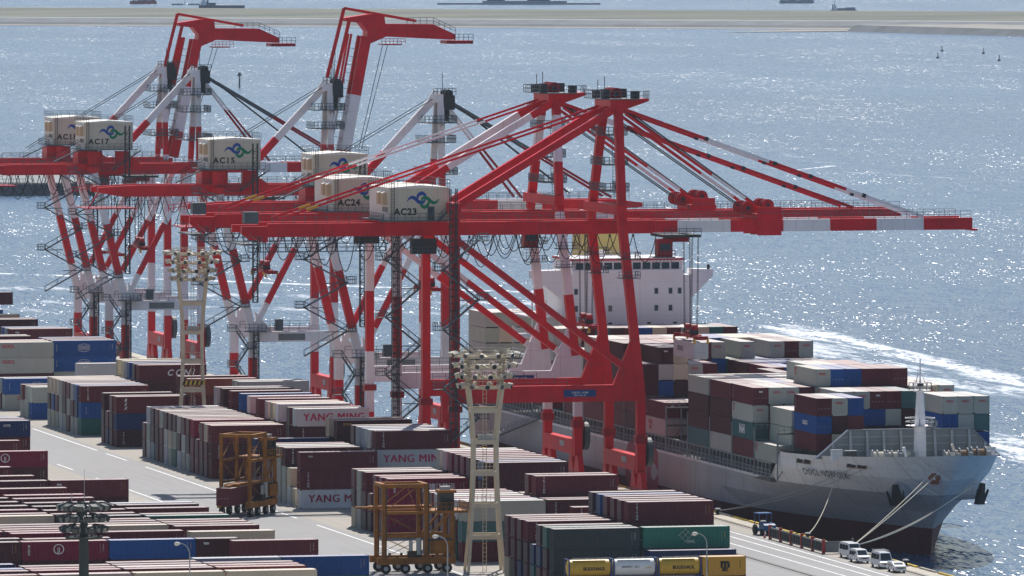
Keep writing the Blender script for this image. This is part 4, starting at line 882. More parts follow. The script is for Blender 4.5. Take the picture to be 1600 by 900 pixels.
# ================================================================ quay cranes
RED = [(999, 'crane_red')]
BAND = [(10.4, 'crane_red'), (20.3, 'crane_white'), (30.2, 'crane_red'), (43.5, 'crane_white'), (51.5, 'crane_red'), (59.0, 'crane_white'), (999, 'crane_red')]
BANDB = [(10.4, 'crane_red'), (20.3, 'crane_white'), (30.2, 'crane_red'), (42.5, 'crane_white'), (49.0, 'crane_red'), (999, 'crane_white')]
LOGO_B = (((-1, -.09), (-.85, .10), (-.68, .17), (-.5, .10), (-.3, -.08), (-.1, -.16), (.05, -.08), (.13, .12)), (0.01, .12, .19, .21, .21, .20, .15, .02))
LOGO_A = (((-.37, .08), (-.28, .31), (-.07, .42), (.12, .30), (.17, .17)), (.10, .19, .22, .16, .02))
def cable_loops(T, x0, x1, y, z, drop, n, r=0.07):
    q = MB(); 
    for i in range(n):
        a, b = x0 + (x1 - x0) * i / n, x0 + (x1 - x0) * (i + 1) / n; d = drop * (0.75 + 0.5 * random.random())
        q.path([(a + (b - a) * t, y, z - d * 4 * t * (1 - t)) for t in [k / 8 for k in range(9)]], r, 'rope_dark', 4)
        q.box(a - .15, a + .15, y - .15, y + .15, z - .35, z + .05, 'crane_dark')
    return q.build('festoon_cable', T)
def zigzag(T, xa, xb, y, z0, z1, n, m='crane_grey', width=.75):
    out = []
    for i in range(n):                   # each flight and its landing is a part
        za, zb = z0 + (z1 - z0) * i / n, z0 + (z1 - z0) * (i + 1) / n; a, b = (xa, xb) if i % 2 == 0 else (xb, xa); q = MB()
        q.beam((a, y, za), (b, y, zb), width, .22, m)
        for s in (-1, 1):
            q.beam((a, y + s * width / 2, za + 1.0), (b, y + s * width / 2, zb + 1.0), .07, .07, m)
            for k in range(4): p = Vector((a, y + s * width / 2, za)).lerp(Vector((b, y + s * width / 2, zb)), k / 3); q.beam(p, p + Vector((0, 0, 1)), .06, .06, m)
        sg = 1 if b > a else -1
        q.box(min(b, b + sg * 1.5), max(b, b + sg * 1.5), y - .9, y + .9, zb - .12, zb, m)
        q.rail([(b, y - .85, zb), (b + sg * 1.45, y - .85, zb), (b + sg * 1.45, y + .85, zb), (b, y + .85, zb)], m, 1.1, .8, .07)
        q.beam((b + sg * .7, y, zb - .1), ((xa + xb) / 2, y + .8, zb - .1), .15, .15, m)
        out.append(q.build('stair_flight', T))
    return out
def lattice(T, x, y, z0, z1, w, m, name='lift_mast'):
    q = MB()
    for sx in (-1, 1):
        for sy in (-1, 1): q.beam((x + sx * w / 2, y + sy * w / 2, z0), (x + sx * w / 2, y + sy * w / 2, z1), .14, .14, m)
    z = z0; k = 0
    while z < z1 - .5:
        zz = min(z + 1.1, z1)
        for sy in (-1, 1): q.beam((x - w / 2, y + sy * w / 2, z), (x + w / 2, y + sy * w / 2, z), .1, .12, m)
        s = 1 if k % 2 else -1
        q.beam((x - s * w / 2, y - w / 2, z), (x + s * w / 2, y - w / 2, zz), .09, .09, m); z = zz; k += 1
    return q.build(name, T)
def machinery_house(T, x0, x1, y0, y1, z0, z1, code, door=True):
    q = MB(); xm = (x0 + x1) / 2
    c_ = .55; q.prism([(x0 + c_, y0), (x0 + c_ * .3, y0 + c_ * .3), (x0 + .002, y0 + c_), (x0 + .002, y1 - c_), (x0 + c_, y1), (x1 - c_, y1), (x1, y1 - c_), (x1, y0 + c_), (x1 - c_ * .3, y0 + c_ * .3), (x1 - c_, y0)], 'z', z0, z1, 'house_cream')
    q.prism([(x0 - .1, z1 + .004), (x1 + .1, z1 + .004), (x1 + .1, z1 + .12), (xm, z1 + .5), (x0 - .1, z1 + .12)], 'y', y0 - .1, y1 + .1, 'house_white')
    q.box(x0 - .012, x0, y0 + .6, y1 - .6, z0 + .01, z1 - .01, 'house_white')
    h = q.build('machinery_house', T)
    lg = MB(); sc = 2.6; cx, cz = xm + .55, z1 - 1.85; yy = y0 - .03
    for pts, wd in (LOGO_A, LOGO_B): lg.stroke(pts, wd, yy, 'logo_blue', 5, cx, cz, sc)
    for pts, wd in (LOGO_A, LOGO_B): lg.stroke([(-p[0], -p[1]) for p in pts], wd, yy - .004, 'logo_green', 5, cx, cz, sc)
    lg.build('emblem', h)
    lettering(code, 'print_black', h, (x0 + 2.75 if not door else x0 + 2.6, y0 - .03, z0 + (1.55 if not door else 1.35)), 1.45, bold=0.035, spacing=1.25 if not door else 1.1)
    for yv in (y0 + 2.2, y0 + 5.0):
        q = MB(); q.box(x0 - .75, x0 - .013, yv - .8, yv + .8, z1 - 2.6, z1 - .75, 'vent_tan'); q.prism([(x0 - .75, z1 - .749), (x0 - .013, z1 - .749), (x0 - .013, z1 - .35)], 'y', yv - .8, yv + .8, 'house_white'); q.build('vent_box', h)
    q = MB(); q.rail([(x0, y0 + .1, z1 + .12), (x1, y0 + .1, z1 + .12), (x1, y1 - .1, z1 + .12), (x0, y1 - .1, z1 + .12), (x0, y0 + .1, z1 + .12)], 'crane_grey', 1.2, 1.5, .06); q.build('roof_railing', h)
    q = MB(); q.box(x0 - 1.2, x1 + .6, y0 - 1.1, y0 - .002, z0 - .12, z0 + .02, 'crane_grey'); q.rail([(x0 - 1.2, y0 - 1.05, z0), (x1 + .6, y0 - 1.05, z0)], 'crane_grey', 1.15, 1.2, .06)
    q.box(x0 - 1.2, x0 - .002, y0, y1, z0 - .12, z0 + .02, 'crane_grey'); q.rail([(x0 - 1.15, y0 - 1.05, z0), (x0 - 1.15, y1, z0)], 'crane_grey', 1.15, 1.2, .06); q.build('walkway', h)
    q = MB()
    for s in (0, .5): q.beam((x0 + .25 + s, y0 - .25, z0), (x0 + .25 + s, y0 - .25, z1 + 1), .08, .08, 'crane_grey')
    for k in range(14): q.beam((x0 + .25, y0 - .25, z0 + .4 + k * .42), (x0 + .75, y0 - .25, z0 + .4 + k * .42), .06, .06, 'crane_grey')
    q.build('ladder', h)
    for k in range(5): w = MB(); w.box(x0 - .04, x0 - .014, y0 + 1.0 + k * .8, y0 + 1.5 + k * .8, z0 + 1.3, z0 + 2.1, 'crane_grey'); w.build('louvre', h)
    if door:
        q = MB(); q.box(x1 - 3.6, x1 - 2.5, y0 - .06, y0 - .003, z0 + .05, z0 + 2.2, 'crane_grey'); d = q.build('door', h)
        q = MB(); q.box(x1 - 3.45, x1 - 2.9, y0 - .09, y0 - .061, z0 + 1.1, z0 + 2.0, 'glass_dark'); q.build('pane', d)
        q = MB(); q.beam((x1 - 2.0, y0 - .7, z0), (x1 + .3, y0 - .7, z0 + 2.2), .7, .2, 'crane_grey'); q.rail([(x1 - 2, y0 - 1.0, z0), (x1 + .3, y0 - 1.0, z0 + 2.2)], 'crane_grey', 1.0, .8, .06); q.build('stair_flight', h)
    return h
def bogies(T, x, y, top):
    for s in (-1, 1):
        q = MB(); yc = y + s * 2.0
        q.prism([(yc - 1.7, 1.5), (yc + 1.7, 1.5), (yc + .7, top), (yc - .7, top)], 'x', x - .45, x + .45, 'crane_red')
        q.box(x - .4, x + .4, yc - 1.9, yc + 1.9, .75, 1.5, 'cabin_red'); b = q.build('bogie', T)
        for d in (-1.35, -.45, .45, 1.35):
            w = MB(); w.tube((x - .22, yc + d, .48), (x + .22, yc + d, .48), .42, 'crane_dark', 12); w.build('wheel', b)
def reel(T, x, y, z, r):
    q = MB(); q.tube((x, y, z), (x + .12, y, z), r, 'crane_dark', 24); q.tube((x + .5, y, z), (x + .62, y, z), r, 'crane_dark', 24); q.tube((x + .12, y, z), (x + .5, y, z), r * .75, 'rope_dark', 20)
    for k in range(24):
        a, b = 2 * math.pi * k / 24, 2 * math.pi * (k + 1) / 24
        q.beam((x + .3, y + r * math.cos(a), z + r * math.sin(a)), (x + .3, y + r * math.cos(b), z + r * math.sin(b)), .75, .1, 'crane_grey')
    q.tube((x - 1.0, y, z), (x, y, z), .45, 'crane_grey', 10); q.box(x - 1.6, x - .7, y - .8, y + .8, z - .7, z + .8, 'crane_grey'); q.build('cable_reel', T)
def sheaves(q, x, y, z, r, m='cabin_red'):
    q.tube((x, y - .2, z), (x, y + .2, z), r, m, 16); q.tube((x, y - .28, z), (x, y + .28, z), r * .35, 'crane_dark', 8)
def spreader(T, x, z, trol_z, long=12.2, y=0.0):
    sp = MB(); sp.box(x - .9, x + .9, y - 3.2, y + 3.2, z + .55, z + 1.0, 'cabin_red')
    for s in (-1, 1):
        sp.box(x - .35, x + .35, y + s * 3.2, y + s * 6.0, z + .5, z + .9, 'cabin_red'); sp.box(x - 1.2, x + 1.2, y + s * 5.75, y + s * 6.1, z + .3, z + .9, 'cabin_red')
        sp.tube((x - .5, y + s * 1.8, z + 2.0), (x + .5, y + s * 1.8, z + 2.0), .6, 'cabin_red', 12); sp.box(x - .6, x + .6, y + s * 1.8 - .5, y + s * 1.8 + .5, z + 1.0, z + 1.9, 'crane_dark')
        for s2 in (-1, 1): sp.box(x + s2 * 1.1 - .15, x + s2 * 1.1 + .15, y + s * 6.05, y + s * 6.35, z - .3, z + .5, 'print_yellow')
    sp.box(x - .7, x + .7, y - 1.6, y + 1.6, z + 1.0, z + 1.5, 'cabin_red'); sp.rail([(x - .85, y - 3, z + 1), (x - .85, y + 3, z + 1)], 'crane_dark', .8, 1.2, .06); o = sp.build('spreader', T)
    q = MB()
    for sx in (-.55, .55):
        for sy in (-2.1, -1.5, 1.5, 2.1): q.path([(x + sx, y + sy, z + 2.2), (x + sx * 1.3, y + sy, trol_z)], .045, 'rope_dark', 4)
    q.build('hoist_rope', T); return o
def trolley(T, x, z, half):
    q = MB(); q.box(x - 3, x + 3, -half, half, z - .5, z - .1, 'crane_dark'); q.rail([(x - 3, -half, z - .1), (x + 3, -half, z - .1)], 'crane_grey', 1, 1.2, .07); q.box(x - 1.6, x + 1.6, -2, 2, z - 1.3, z - .5, 'cabin_red'); t = q.build('trolley', T)
    q = MB(); q.box(x - 3.6, x - 1.2, -2.6, -.6, z - 3.6, z - .8, 'cabin_red'); q.box(x - 4.2, x - .9, -3.1, -.4, z - 3.75, z - 3.6, 'crane_grey'); q.rail([(x - 4.2, -3.1, z - 3.6), (x - .9, -3.1, z - 3.6)], 'crane_grey', 1.0, .8, .06)
    q.rail([(x - 3.8, -2.6, z - 5.0), (x - 1.4, -2.6, z - 5.0)], 'crane_grey', 1.0, .6, .06); c = q.build('operator_cabin', T)
    q = MB(); q.box(x - 3.3, x - 1.5, -2.66, -2.604, z - 2.6, z - 1.5, 'glass_dark'); q.box(x - 1.197, x - 1.15, -2.4, -.8, z - 2.9, z - 1.5, 'glass_dark'); q.build('cabin_window', c)
    return t

def crane_wide(code, Yc, ZB, label, trol_x, spr, boom_band, loops=True):
    """thirty metre gauge, twin box girders, legs inclined above the portal beam"""
    T = thing('gantry_crane', label, 'crane', (333, Yc, 0), 0, 'quay gantry cranes')
    main = 'crane_red'; w2 = 'crane_red' if ZB is RED else 'crane_white'
    for y in (-10, 10):
        q = MB(); q.zbands((-30, y, 3.9), (-30, y, 45.2), 1.3, 1.25, ZB); q.box(-31.0, -29.0, y - .8, y + .8, 13.9, 14.9, 'cabin_red') ; q.build('leg', T)
        q = MB(); q.zbands((0, y, 3.9), (0, y, 16.6), 1.35, 1.3, ZB); q.zbands((0, y, 16.2), (-3.0, y, 43.0), 1.35, 1.28, ZB); q.zbands((-3.0, y, 42.8), (-2.2, y * .42, 62.2), 1.3, 1.2, ZB)
        q.box(-.95, .95, y - .9, y + .9, 8.6, 9.8, 'cabin_red'); q.build('leg', T)
        q = MB(); q.box(-29.35, -.68, y - .5, y + .5, 15.3, 17.9, w2); q.prism([(-4.5, 17.9), (-.6, 17.9), (-1.4, 25.5)], 'y', y - .42, y + .42, w2)
        q.rail([(-29, y - .55, 17.9), (-12, y - .55, 17.9)], 'crane_grey', 1.1, 2.0, .06); q.build('portal_beam', T)
        q = MB(); p0, p1 = (-29.6, y, 40.8), (-.8, y, 19.2)
        q.zbands(p1, p0, .95, 1.05, RED if ZB is RED else [(21.5, 'crane_white'), (32.5, 'crane_red'), (99, 'crane_white')]); q.build('diagonal_brace', T)
    for x in (-30, 0):
        q = MB(); q.box(x - .75, x + .75, -9.35, 9.35, 4.2, 6.6, 'crane_red'); s = q.build('sill_beam', T)
        q = MB(); q.box(x - .80, x - .755, -4.2, -1.2, 5.2, 6.1, 'galvanised'); q.build('nameplate', s)
        bogies(T, x, -9, 4.1); bogies(T, x, 9, 4.1)
    for x, z in ((-30, 45.2), (-3.2, 44.6)):
        q = MB(); q.box(x - .8, x + .8, -10.6, 10.6, z, z + 1.5, main); q.build('cross_beam', T)
    reel(T, 1.0, -9.6, 7.2, 2.25)
    for y in (-3.6, 3.6):
        q = MB(); q.box(-58.6, -30.9, y - .5, y + .5, 41.4, 43.5, main); q.box(-30.88, 3.6, y - .5, y + .5, 41.4, 43.5, main); q.box(-62.8, -58.62, y - .4, y + .4, 41.9, 43.1, main); q.prism([(-61.5, 41.9), (-58.62, 41.9), (-58.62, 40.6), (-60, 40.6)], 'y', y - .4, y + .4, main); q.build('girder', T)
        q = MB(); xp = 3.75
        for xe, m in boom_band: q.box(xp, xe, y - .45, y + .45, 41.5, 43.4, m); xp = xe
        q.build('boom', T)
        q = MB(); q.rail([(-58, y + (-.8 if y < 0 else .8), 43.5), (-31.5, y + (-.8 if y < 0 else .8), 43.5)], 'crane_grey', 1.1, 1.8, .06); q.rail([(-29, y + (-.8 if y < 0 else .8), 43.5), (-4, y + (-.8 if y < 0 else .8), 43.5)], 'crane_grey', 1.1, 1.8, .06)
        q.rail([(4, y + (-.7 if y < 0 else .7), 43.4), (56, y + (-.7 if y < 0 else .7), 43.4)], 'crane_grey', 1.1, 1.8, .06); q.build('girder_railing', T)
        q = MB(); q.bands((-2.4, y * 1.2, 61.3), (-28.5, y, 45.8), 1.0, 1.1, [(1, 'crane_red')] if ZB is RED else [(.15, 'crane_red'), (.68, 'crane_white'), (1, 'crane_red')]); q.build('backstay', T)
        q = MB(); a_, b_ = Vector((-3, y * .8, 61.6)), Vector((-56.5, y * .8, 44.2))
        for k, m in enumerate(['crane_red', 'crane_red', 'crane_red', 'crane_red', 'crane_red'] if ZB is RED else ['crane_red', 'crane_white', 'crane_white', 'crane_red', 'crane_red']): q.tube(a_.lerp(b_, k / 5), a_.lerp(b_, (k + 1) / 5), .19, m, 6)
        q.tube(a_.lerp(b_, .885), a_.lerp(b_, .92), .24, 'print_yellow', 6); q.build('rear_tie_rod', T)
        q = MB(); a_, b_ = Vector((-.6, y * .8, 60.9)), Vector((48.2, y, 43.6))
        for t0, t1, m in ((0, .27, 'crane_red'), (.27, .48, 'crane_white'), (.48, .74, 'crane_red'), (.74, 1, 'crane_white')) if ZB is RED else ((0, .08, 'crane_red'), (.08, .22, 'crane_white'), (.22, 1, 'crane_red')): q.beam(a_.lerp(b_, t0), a_.lerp(b_, t1), .32, .5, m)
        for t in (.27, .5, .62, .8): q.beam(a_.lerp(b_, t - .006), a_.lerp(b_, t + .006), .45, .62, 'crane_dark')
        q.build('forestay', T)
        q = MB(); a_, b_ = Vector((-.6, y * .75, 60.3)), Vector((22.0, y, 44.6))
        for t0, t1, m in ((0, .62, 'crane_red'), (.62, .86, 'crane_white'), (.86, 1, 'crane_red')): q.beam(a_.lerp(b_, t0), a_.lerp(b_, t1), .3, .45, m)
        q.build('forestay', T)
    q = MB()
    for y in (-1.4, -.7, .7, 1.4):
        q.path([(-.4, y, 61.2), (21.5, y, 45.6)], .07, 'rope_dark', 4); q.path([(-1.2, y, 59.2), (19.5, y, 45.0)], .05, 'rope_dark', 4)
    q.build('boom_hoist_rope', T)
    q = MB(); q.box(20.5, 24.8, -4.4, 4.4, 43.45, 44.3, main)
    for y in (-4.2, 0, 4.2): q.box(20.7, 24.6, y - .12, y + .12, 40.9, 45.4, main)
    for y in (-2.6, -1.4, 1.4, 2.6):
        sheaves(q, 19.6, y, 45.2, 1.1); sheaves(q, 22.8, y, 45.6, 1.0)
    q.build('sheave_housing', T)
    for xt in (10, 30, 40, 55.6): q = MB(); q.box(xt - .3, xt + .3, -3.15, 3.15, 42.0, 43.1, main); q.build('boom_tie', T)
    q = MB(); q.box(56.32, 57.2, -4.0, 4.0, 41.3, 41.6, 'crane_red'); q.build('boom_end_step', T)
    # head frame
    q = MB(); q.box(-3.6, -.8, -5.0, 5.0, 60.9, 62.6, main); q.prism([(-.8, 61.0), (3.0, 62.3), (3.0, 62.7), (-.8, 62.6)], 'y', -3.8, 3.8, main)
    for y in (-2.4, -.8, .8, 2.4): sheaves(q, -2.0, y, 63.4, 1.0)
    hd = q.build('head_frame', T)
    for bx0, bx1, by, bz in ((-4.7, -3.7, -4.6, 1.5), (-4.5, -3.6, 1.5, 1.3), (.1, 1.2, -4.8, 1.2), (.2, 1.0, 2.5, 1.4)): q = MB(); q.box(bx0, bx1, by, by + 1.6, 62.73, 62.73 + bz, 'crane_dark'); q.build('cabinet', hd)
    q = MB(); q.box(-5, 1.5, -6.2, 6.2, 62.6, 62.72, 'crane_grey'); q.rail([(-5, -6.2, 62.7), (1.5, -6.2, 62.7), (3.2, -3, 62.7)], 'crane_grey', 1.2, .9, .08); q.rail([(-5, -6.2, 62.7), (-5, 6.2, 62.7), (1.5, 6.2, 62.7)], 'crane_grey', 1.2, 1.2, .08); q.beam((-4.6, -5, 62.7), (-4.6, -5, 66.2), .1, .1, 'crane_grey'); q.beam((-3.6, 3, 62.7), (-3.6, 3, 65.6), .1, .1, 'crane_grey'); q.build('head_platform', hd)
    for z, wd in ((57.0, 3.0), (52.3, 3.4), (48.2, 4.2)):
        q = MB(); q.box(-4.4, -.6, -wd - 1, wd + 1, z - .12, z, 'crane_grey'); q.rail([(-4.4, -wd - 1, z), (-.6, -wd - 1, z), (-.6, wd + 1, z)], 'crane_grey', 1.2, .7, .10); q.rail([(-4.4, -wd - 1, z), (-4.4, wd + 1, z)], 'crane_grey', 1.2, .7, .10)
        for s in (0, .6): q.beam((-2.8 + s, -wd, z - 4.5), (-2.8 + s, -wd, z), .07, .07, 'crane_grey')
        for k in range(9): q.beam((-2.8, -wd, z - 4.4 + k * .5), (-2.2, -wd, z - 4.4 + k * .5), .06, .06, 'crane_grey')
        q.build('mast_platform', T)
    for z in (34.6, 37.6):
        q = MB()
        for y in (-10, 10): q.box(-3.6, -.4, y - 1.4, y + 1.4, z, z + .1, 'crane_grey'); q.rail([(-3.9, y - 1.5, z), (-.4, y - 1.5, z), (-.4, y + 1.5, z)], 'crane_grey', 1.1, .9, .07)
        q.build('leg_platform', T)
    machinery_house(T, -39.9, -30.9 + .75, -7.2, 7.2, 43.9, 48.95, code)
    zigzag(T, -32.3, -26.6, -11.6, 8.4, 40.9, 7)
    lattice(T, -30.6, -11.4, .2, 49.0, 1.0, 'crane_dark')
    cable_loops(T, -34, 4, -4.6, 41.3, 4.6, 10); cable_loops(T, -56, -36, 4.4, 41.3, 5.0, 6); cable_loops(T, -30, 0, 4.6, 41.3, 3.6, 9)
    q = MB()                              # hung maintenance gangway under the back reach
    for z in (39.2,):
        q.box(-62, -40, -5.6, -4.7, z - .12, z, 'crane_dark'); q.rail([(-62, -5.6, z), (-40, -5.6, z)], 'crane_dark', 1.2, 1.6, .08); q.rail([(-62, -4.7, z), (-40, -4.7, z)], 'crane_dark', 1.2, 1.6, .07)
        for x in range(-60, -39, 4): q.beam((x, -5.1, z), (x, -4.2, 41.4), .12, .12, 'crane_dark')
    q.build('back_gangway', T)
    q = MB(); q.box(-63.0, -60.6, -6.2, 4.4, 40.2, 40.4, 'crane_grey'); q.rail([(-63.0, -6.2, 40.4), (-60, -6.2, 40.4)], 'crane_grey', 1.2, .8, .08); q.box(-62.6, -60.4, -5.4, -3.4, 43.6, 45.4, 'crane_grey'); q.build('back_platform', T)
    q = MB(); q.box(-36, -32, -6, -4.6, 38.6, 41.0, 'crane_dark'); q.rail([(-36, -6.2, 38.6), (-29, -6.2, 38.6)], 'crane_grey', 1.1, .9, .08); q.build('switch_cabinet', T)
    trolley(T, trol_x, 41.2, 4.4); spreader(T, spr[0], spr[1], 40.6)
    q = MB(); q.box(-12.6, -7.4, -10.56, -10.52, 16.1, 17.2, 'sign_blue'); s = q.build('signboard', T)
    lettering('TOKYO  AOMI', 'print_white', s, (-10.0, -10.58, 16.75), .42); lettering('30.5t  No. ' + code[2:], 'print_white', s, (-10, -10.58, 16.35), .36)
    return T
BB23 = [(7.6, 'crane_red'), (16.3, 'crane_white'), (25.0, 'crane_red'), (32.7, 'crane_white'), (40.4, 'crane_red'), (48.2, 'crane_white'), (56.3, 'crane_red')]
BB24 = [(7.6, 'crane_white'), (30, 'crane_red'), (32.7, 'crane_red'), (56.3, 'crane_red')]
crane_wide('AC23', 1274, RED, 'all red gantry crane lettered AC23, nearest, boom out over the ship', 8.4, (10.9, 24.2), BB23)
crane_wide('AC24', 1314, BAND, 'red and white banded gantry crane lettered AC24, boom lowered behind AC23', -3.5, (4.0, 24.0), BB24)

def crane_narrow(code, Yc, label, up, spr, topz=68.8):
    """fifteen metre gauge, land legs leaning out, folding boom"""
    T = thing('gantry_crane', label, 'crane', (333, Yc, 0), 0, 'quay gantry cranes'); ZB = BANDB; XL = -15.2
    for y in (-8.2, 8.2):
        q = MB(); q.zbands((XL, y, 3.6), (XL, y, 15.4), 1.45, 1.4, ZB); q.zbands((XL, y, 15.0), (-21.4, y, 40.2), 1.35, 1.3, ZB); q.build('leg', T)
        q = MB(); q.zbands((0, y, 3.6), (0, y, 40.2), 1.35, 1.3, ZB); q.build('leg', T)
        q = MB(); q.box(XL + .75, -.7, y - .5, y + .5, 13.2, 15.1, 'crane_white'); q.prism([(XL + .7, 15.1), (XL + 3.6, 15.1), (XL + .4, 18.8)], 'y', y - .4, y + .4, 'crane_white'); q.rail([(XL + 1, y - .55, 15.1), (-1, y - .55, 15.1)], 'crane_grey', 1.1, 2.0, .06); q.build('portal_beam', T)
        q = MB(); q.zbands((XL + .3, y, 15.8), (-2.2, y, 39.9), 1.0, 1.0, ZB); q.build('diagonal_brace', T)
    q = MB(); q.box(-10.5, -5.5, -8.76, -8.72, 13.5, 14.7, 'fence_grey'); q.build('signboard', T)
    for x in (XL, 0):
        q = MB(); q.box(x - .75, x + .75, -7.5, 7.5, 4.0, 6.5, 'crane_red'); s = q.build('sill_beam', T)
        q = MB(); q.box(x - .8, x - .755, -4.5, -2.4, 4.9, 5.9, 'galvanised'); q.build('nameplate', s)
        bogies(T, x, -7.4, 3.9); bogies(T, x, 7.4, 3.9)
    for x in (-21.3, 0): q = MB(); q.box(x - .7, x + .7, -8.8, 8.8, 40.2, 41.5, 'crane_red'); q.build('cross_beam', T)
    reel(T, 1.0, -7.6, 8.0, 2.2)
    for y in (-3.4, 3.4):
        q = MB(); q.prism([(-43, 40.6), (-38.5, 39.8), (2.0, 39.8), (2.0, 41.9), (-36, 41.9), (-43, 41.5)], 'y', y - .5, y + .5, 'crane_red'); q.build('girder', T)
        q = MB(); q.rail([(-42, y + math.copysign(.7, y), 41.9), (1, y + math.copysign(.7, y), 41.9)], 'crane_grey', 1.1, 1.8, .06); q.build('girder_railing', T)
    q = MB(); q.box(-23.5, -19.5, -2.6, 2.6, 41.6, 44.4, 'crane_red'); q.tube((-20.4, -4.1, 41.6), (-20.4, -4.1, 44.4), 1.5, 'crane_red', 12); q.prism([(-12.6, 41.6), (-11.0, 41.6), (-14.6, 44.4), (-16.4, 44.4)], 'y', -4.4, -3.2, 'crane_red'); q.box(-16.2, -13.4, -4.6, -3.0, 41.0, 44.4, 'crane_red'); q.build('house_support', T)
    machinery_house(T, -22.6, -12.9, -5.2, 5.2, 44.75, 50.0, code, False)
    q = MB(); q.beam((-24.2, -5.8, 44.6), (-29.0, -5.8, 42.4), .8, .2, 'crane_grey'); q.rail([(-29, -6.2, 42.4), (-24.2, -6.2, 44.6)], 'crane_grey', 1, 1.2, .06); q.build('house_stair', T); q = MB(); q.beam((-11.6, -6.0, 44.6), (-17.0, -6.0, 40.9), .8, .2, 'crane_grey'); q.rail([(-17, -6.4, 40.9), (-11.6, -6.4, 44.6)], 'crane_grey', 1, 1.2, .06); q.box(-21, -16.6, -6.6, -5.4, 40.7, 40.8, 'crane_grey'); q.rail([(-21, -6.6, 40.8), (-16.6, -6.6, 40.8)], 'crane_grey', 1.1, .9, .06); q.build('house_stair', T)
    for y in (-4.2, 4.2):
        q = MB(); q.zbands((.5, y, 41.5), (.8, y * .33, 59.2), 1.0, 1.0, ZB); q.build('mast_leg', T)
    q = MB(); q.bands((.4, 0, 60.0), (-12.6, 0, 46.2), 1.15, 1.25, [(.72, 'crane_white'), (1, 'crane_red')]); q.build('backstay', T)
    q = MB(); q.box(-.6, 1.2, -1.9, 1.9, 58.8, 60.2, 'crane_white'); q.box(1.22, 3.2, -2.1, 2.1, 57.6, 60.1, 'crane_dark'); q.box(1.0, 2.4, -1.2, 1.2, 55.6, 57.58, 'crane_dark'); q.rail([(-.6, -2.0, 60.2), (3.4, -2.0, 60.2)], 'crane_grey', 1.1, .7, .09)
    for y in (-1.4, 0, 1.4): sheaves(q, 2.2, y, 60.3, .8, 'crane_dark')
    q.beam((1.5, 0, 60), (1.5, 0, 64), .1, .1, 'crane_grey'); q.tube((-.3, 0, 59.2), (.6, 0, 60.6), .9, 'crane_white', 10); hd = q.build('head_frame', T)
    for z, w in ((55.4, 2.6), (52.0, 2.0), (46.5, 3.2)):
        q = MB(); q.box(-2.6, 3.0, -w - 1.6, w + 1, z - .12, z, 'crane_grey'); q.rail([(-2.6, -w - 1.6, z), (3.0, -w - 1.6, z), (3.0, w + 1, z)], 'crane_grey', 1.2, .7, .10); q.rail([(-2.6, -w - 1.6, z), (-2.6, w + 1, z)], 'crane_grey', 1.15, .8, .07)
        for s in (0, .6): q.beam((.6 + s, -w, z - 4.0), (.6 + s, -w, z), .07, .07, 'crane_grey')
        for k in range(8): q.beam((.6, -w, z - 3.9 + k * .5), (1.2, -w, z - 3.9 + k * .5), .06, .06, 'crane_grey')
        q.build('mast_platform', T)
    q = MB()
    for y in (-1.6, 1.6): q.path([(.6, y, 60.2), (-27, y, 44)], .06, 'rope_dark', 4)
    q.build('rear_rope', T)
    hinge = Vector((2.6, 0, 42.0))
    if up:
        top = Vector((7.6, 0, topz)); d = (top - hinge).normalized()
        for y in (-1.7, 1.7):
            q = MB(); o = Vector((0, y, 0)); q.bands(hinge + o, top + o, .7, 1.9, [(.22, 'crane_red'), (.60, 'crane_white'), (1, 'crane_red')], (1, 0, 0)); q.build('boom', T)
        q = MB()
        for t in (.12, .3, .48, .66, .84): p = hinge.lerp(top, t); q.box(p.x - .5, p.x + .5, -1.35, 1.35, p.z - .3, p.z + .3, 'crane_white' if .22 < t < .6 else 'crane_red')
        for t0, t1, m in ((.05, .22, 'crane_red'), (.22, .60, 'crane_white'), (.60, 1.0, 'crane_red')):
            for y in (-1.2, 1.2): a_, b_ = hinge.lerp(top, t0) + Vector((-2.7, y, .5)), hinge.lerp(top, t1) + Vector((-2.7, y, .5)); q.beam(a_, b_, .35, .5, m)
        for k in range(16): p = hinge.lerp(top, .08 + k * .055); q.beam(p + Vector((-1.0, -1.2, .2)), p + Vector((-2.7, -1.2, .5)), .08, .08, 'crane_grey')
        q.build('boom_ladder', T)
        kn = top + Vector((1.6, 0, 2.0))
        q = MB()
        q.prism([(kn.x - 5.6, kn.z + 1.4), (kn.x - .4, kn.z + 2.2), (kn.x + 1.8, kn.z + 1.6), (kn.x + 2.2, kn.z - 2.0), (kn.x - 1.6, kn.z - 3.6), (kn.x - 1.4, kn.z - 1.0), (kn.x - 2.6, kn.z + .5), (kn.x - 5.4, kn.z + .8)], 'y', -2.0, 2.0, 'crane_red')
        q.build('boom_knuckle', T)
        tip = kn + Vector((15.2, 0, -1.6))
        for y in (-1.7, 1.7):
            q = MB(); q.prism([(kn.x + 1.2, kn.z + .3), (kn.x + 11.0, kn.z + .2), (tip.x, tip.z - .1), (tip.x, tip.z - 1.1), (kn.x + 1.6, kn.z - 2.0)], 'y', y - .4, y + .4, 'crane_red'); q.build('outer_boom', T)
        q = MB(); q.beam((kn.x - 5.4, 0, kn.z + 3.2), (kn.x + 8.2, 0, kn.z + .8), .5, .5, 'crane_red'); q.beam((kn.x - 5.4, 0, kn.z + 3.2), (kn.x - 8.6, 0, kn.z - 9.5), .5, .6, 'crane_red'); q.beam((kn.x - 4.4, 0, kn.z + 1.0), (kn.x - 7.4, 0, kn.z - 11.5), .5, .6, 'crane_red'); q.beam((kn.x - 8.6, 0, kn.z - 9.5), (kn.x - 9.8, 0, kn.z - 15.5), .4, .5, 'crane_white'); q.build('folding_link', T)
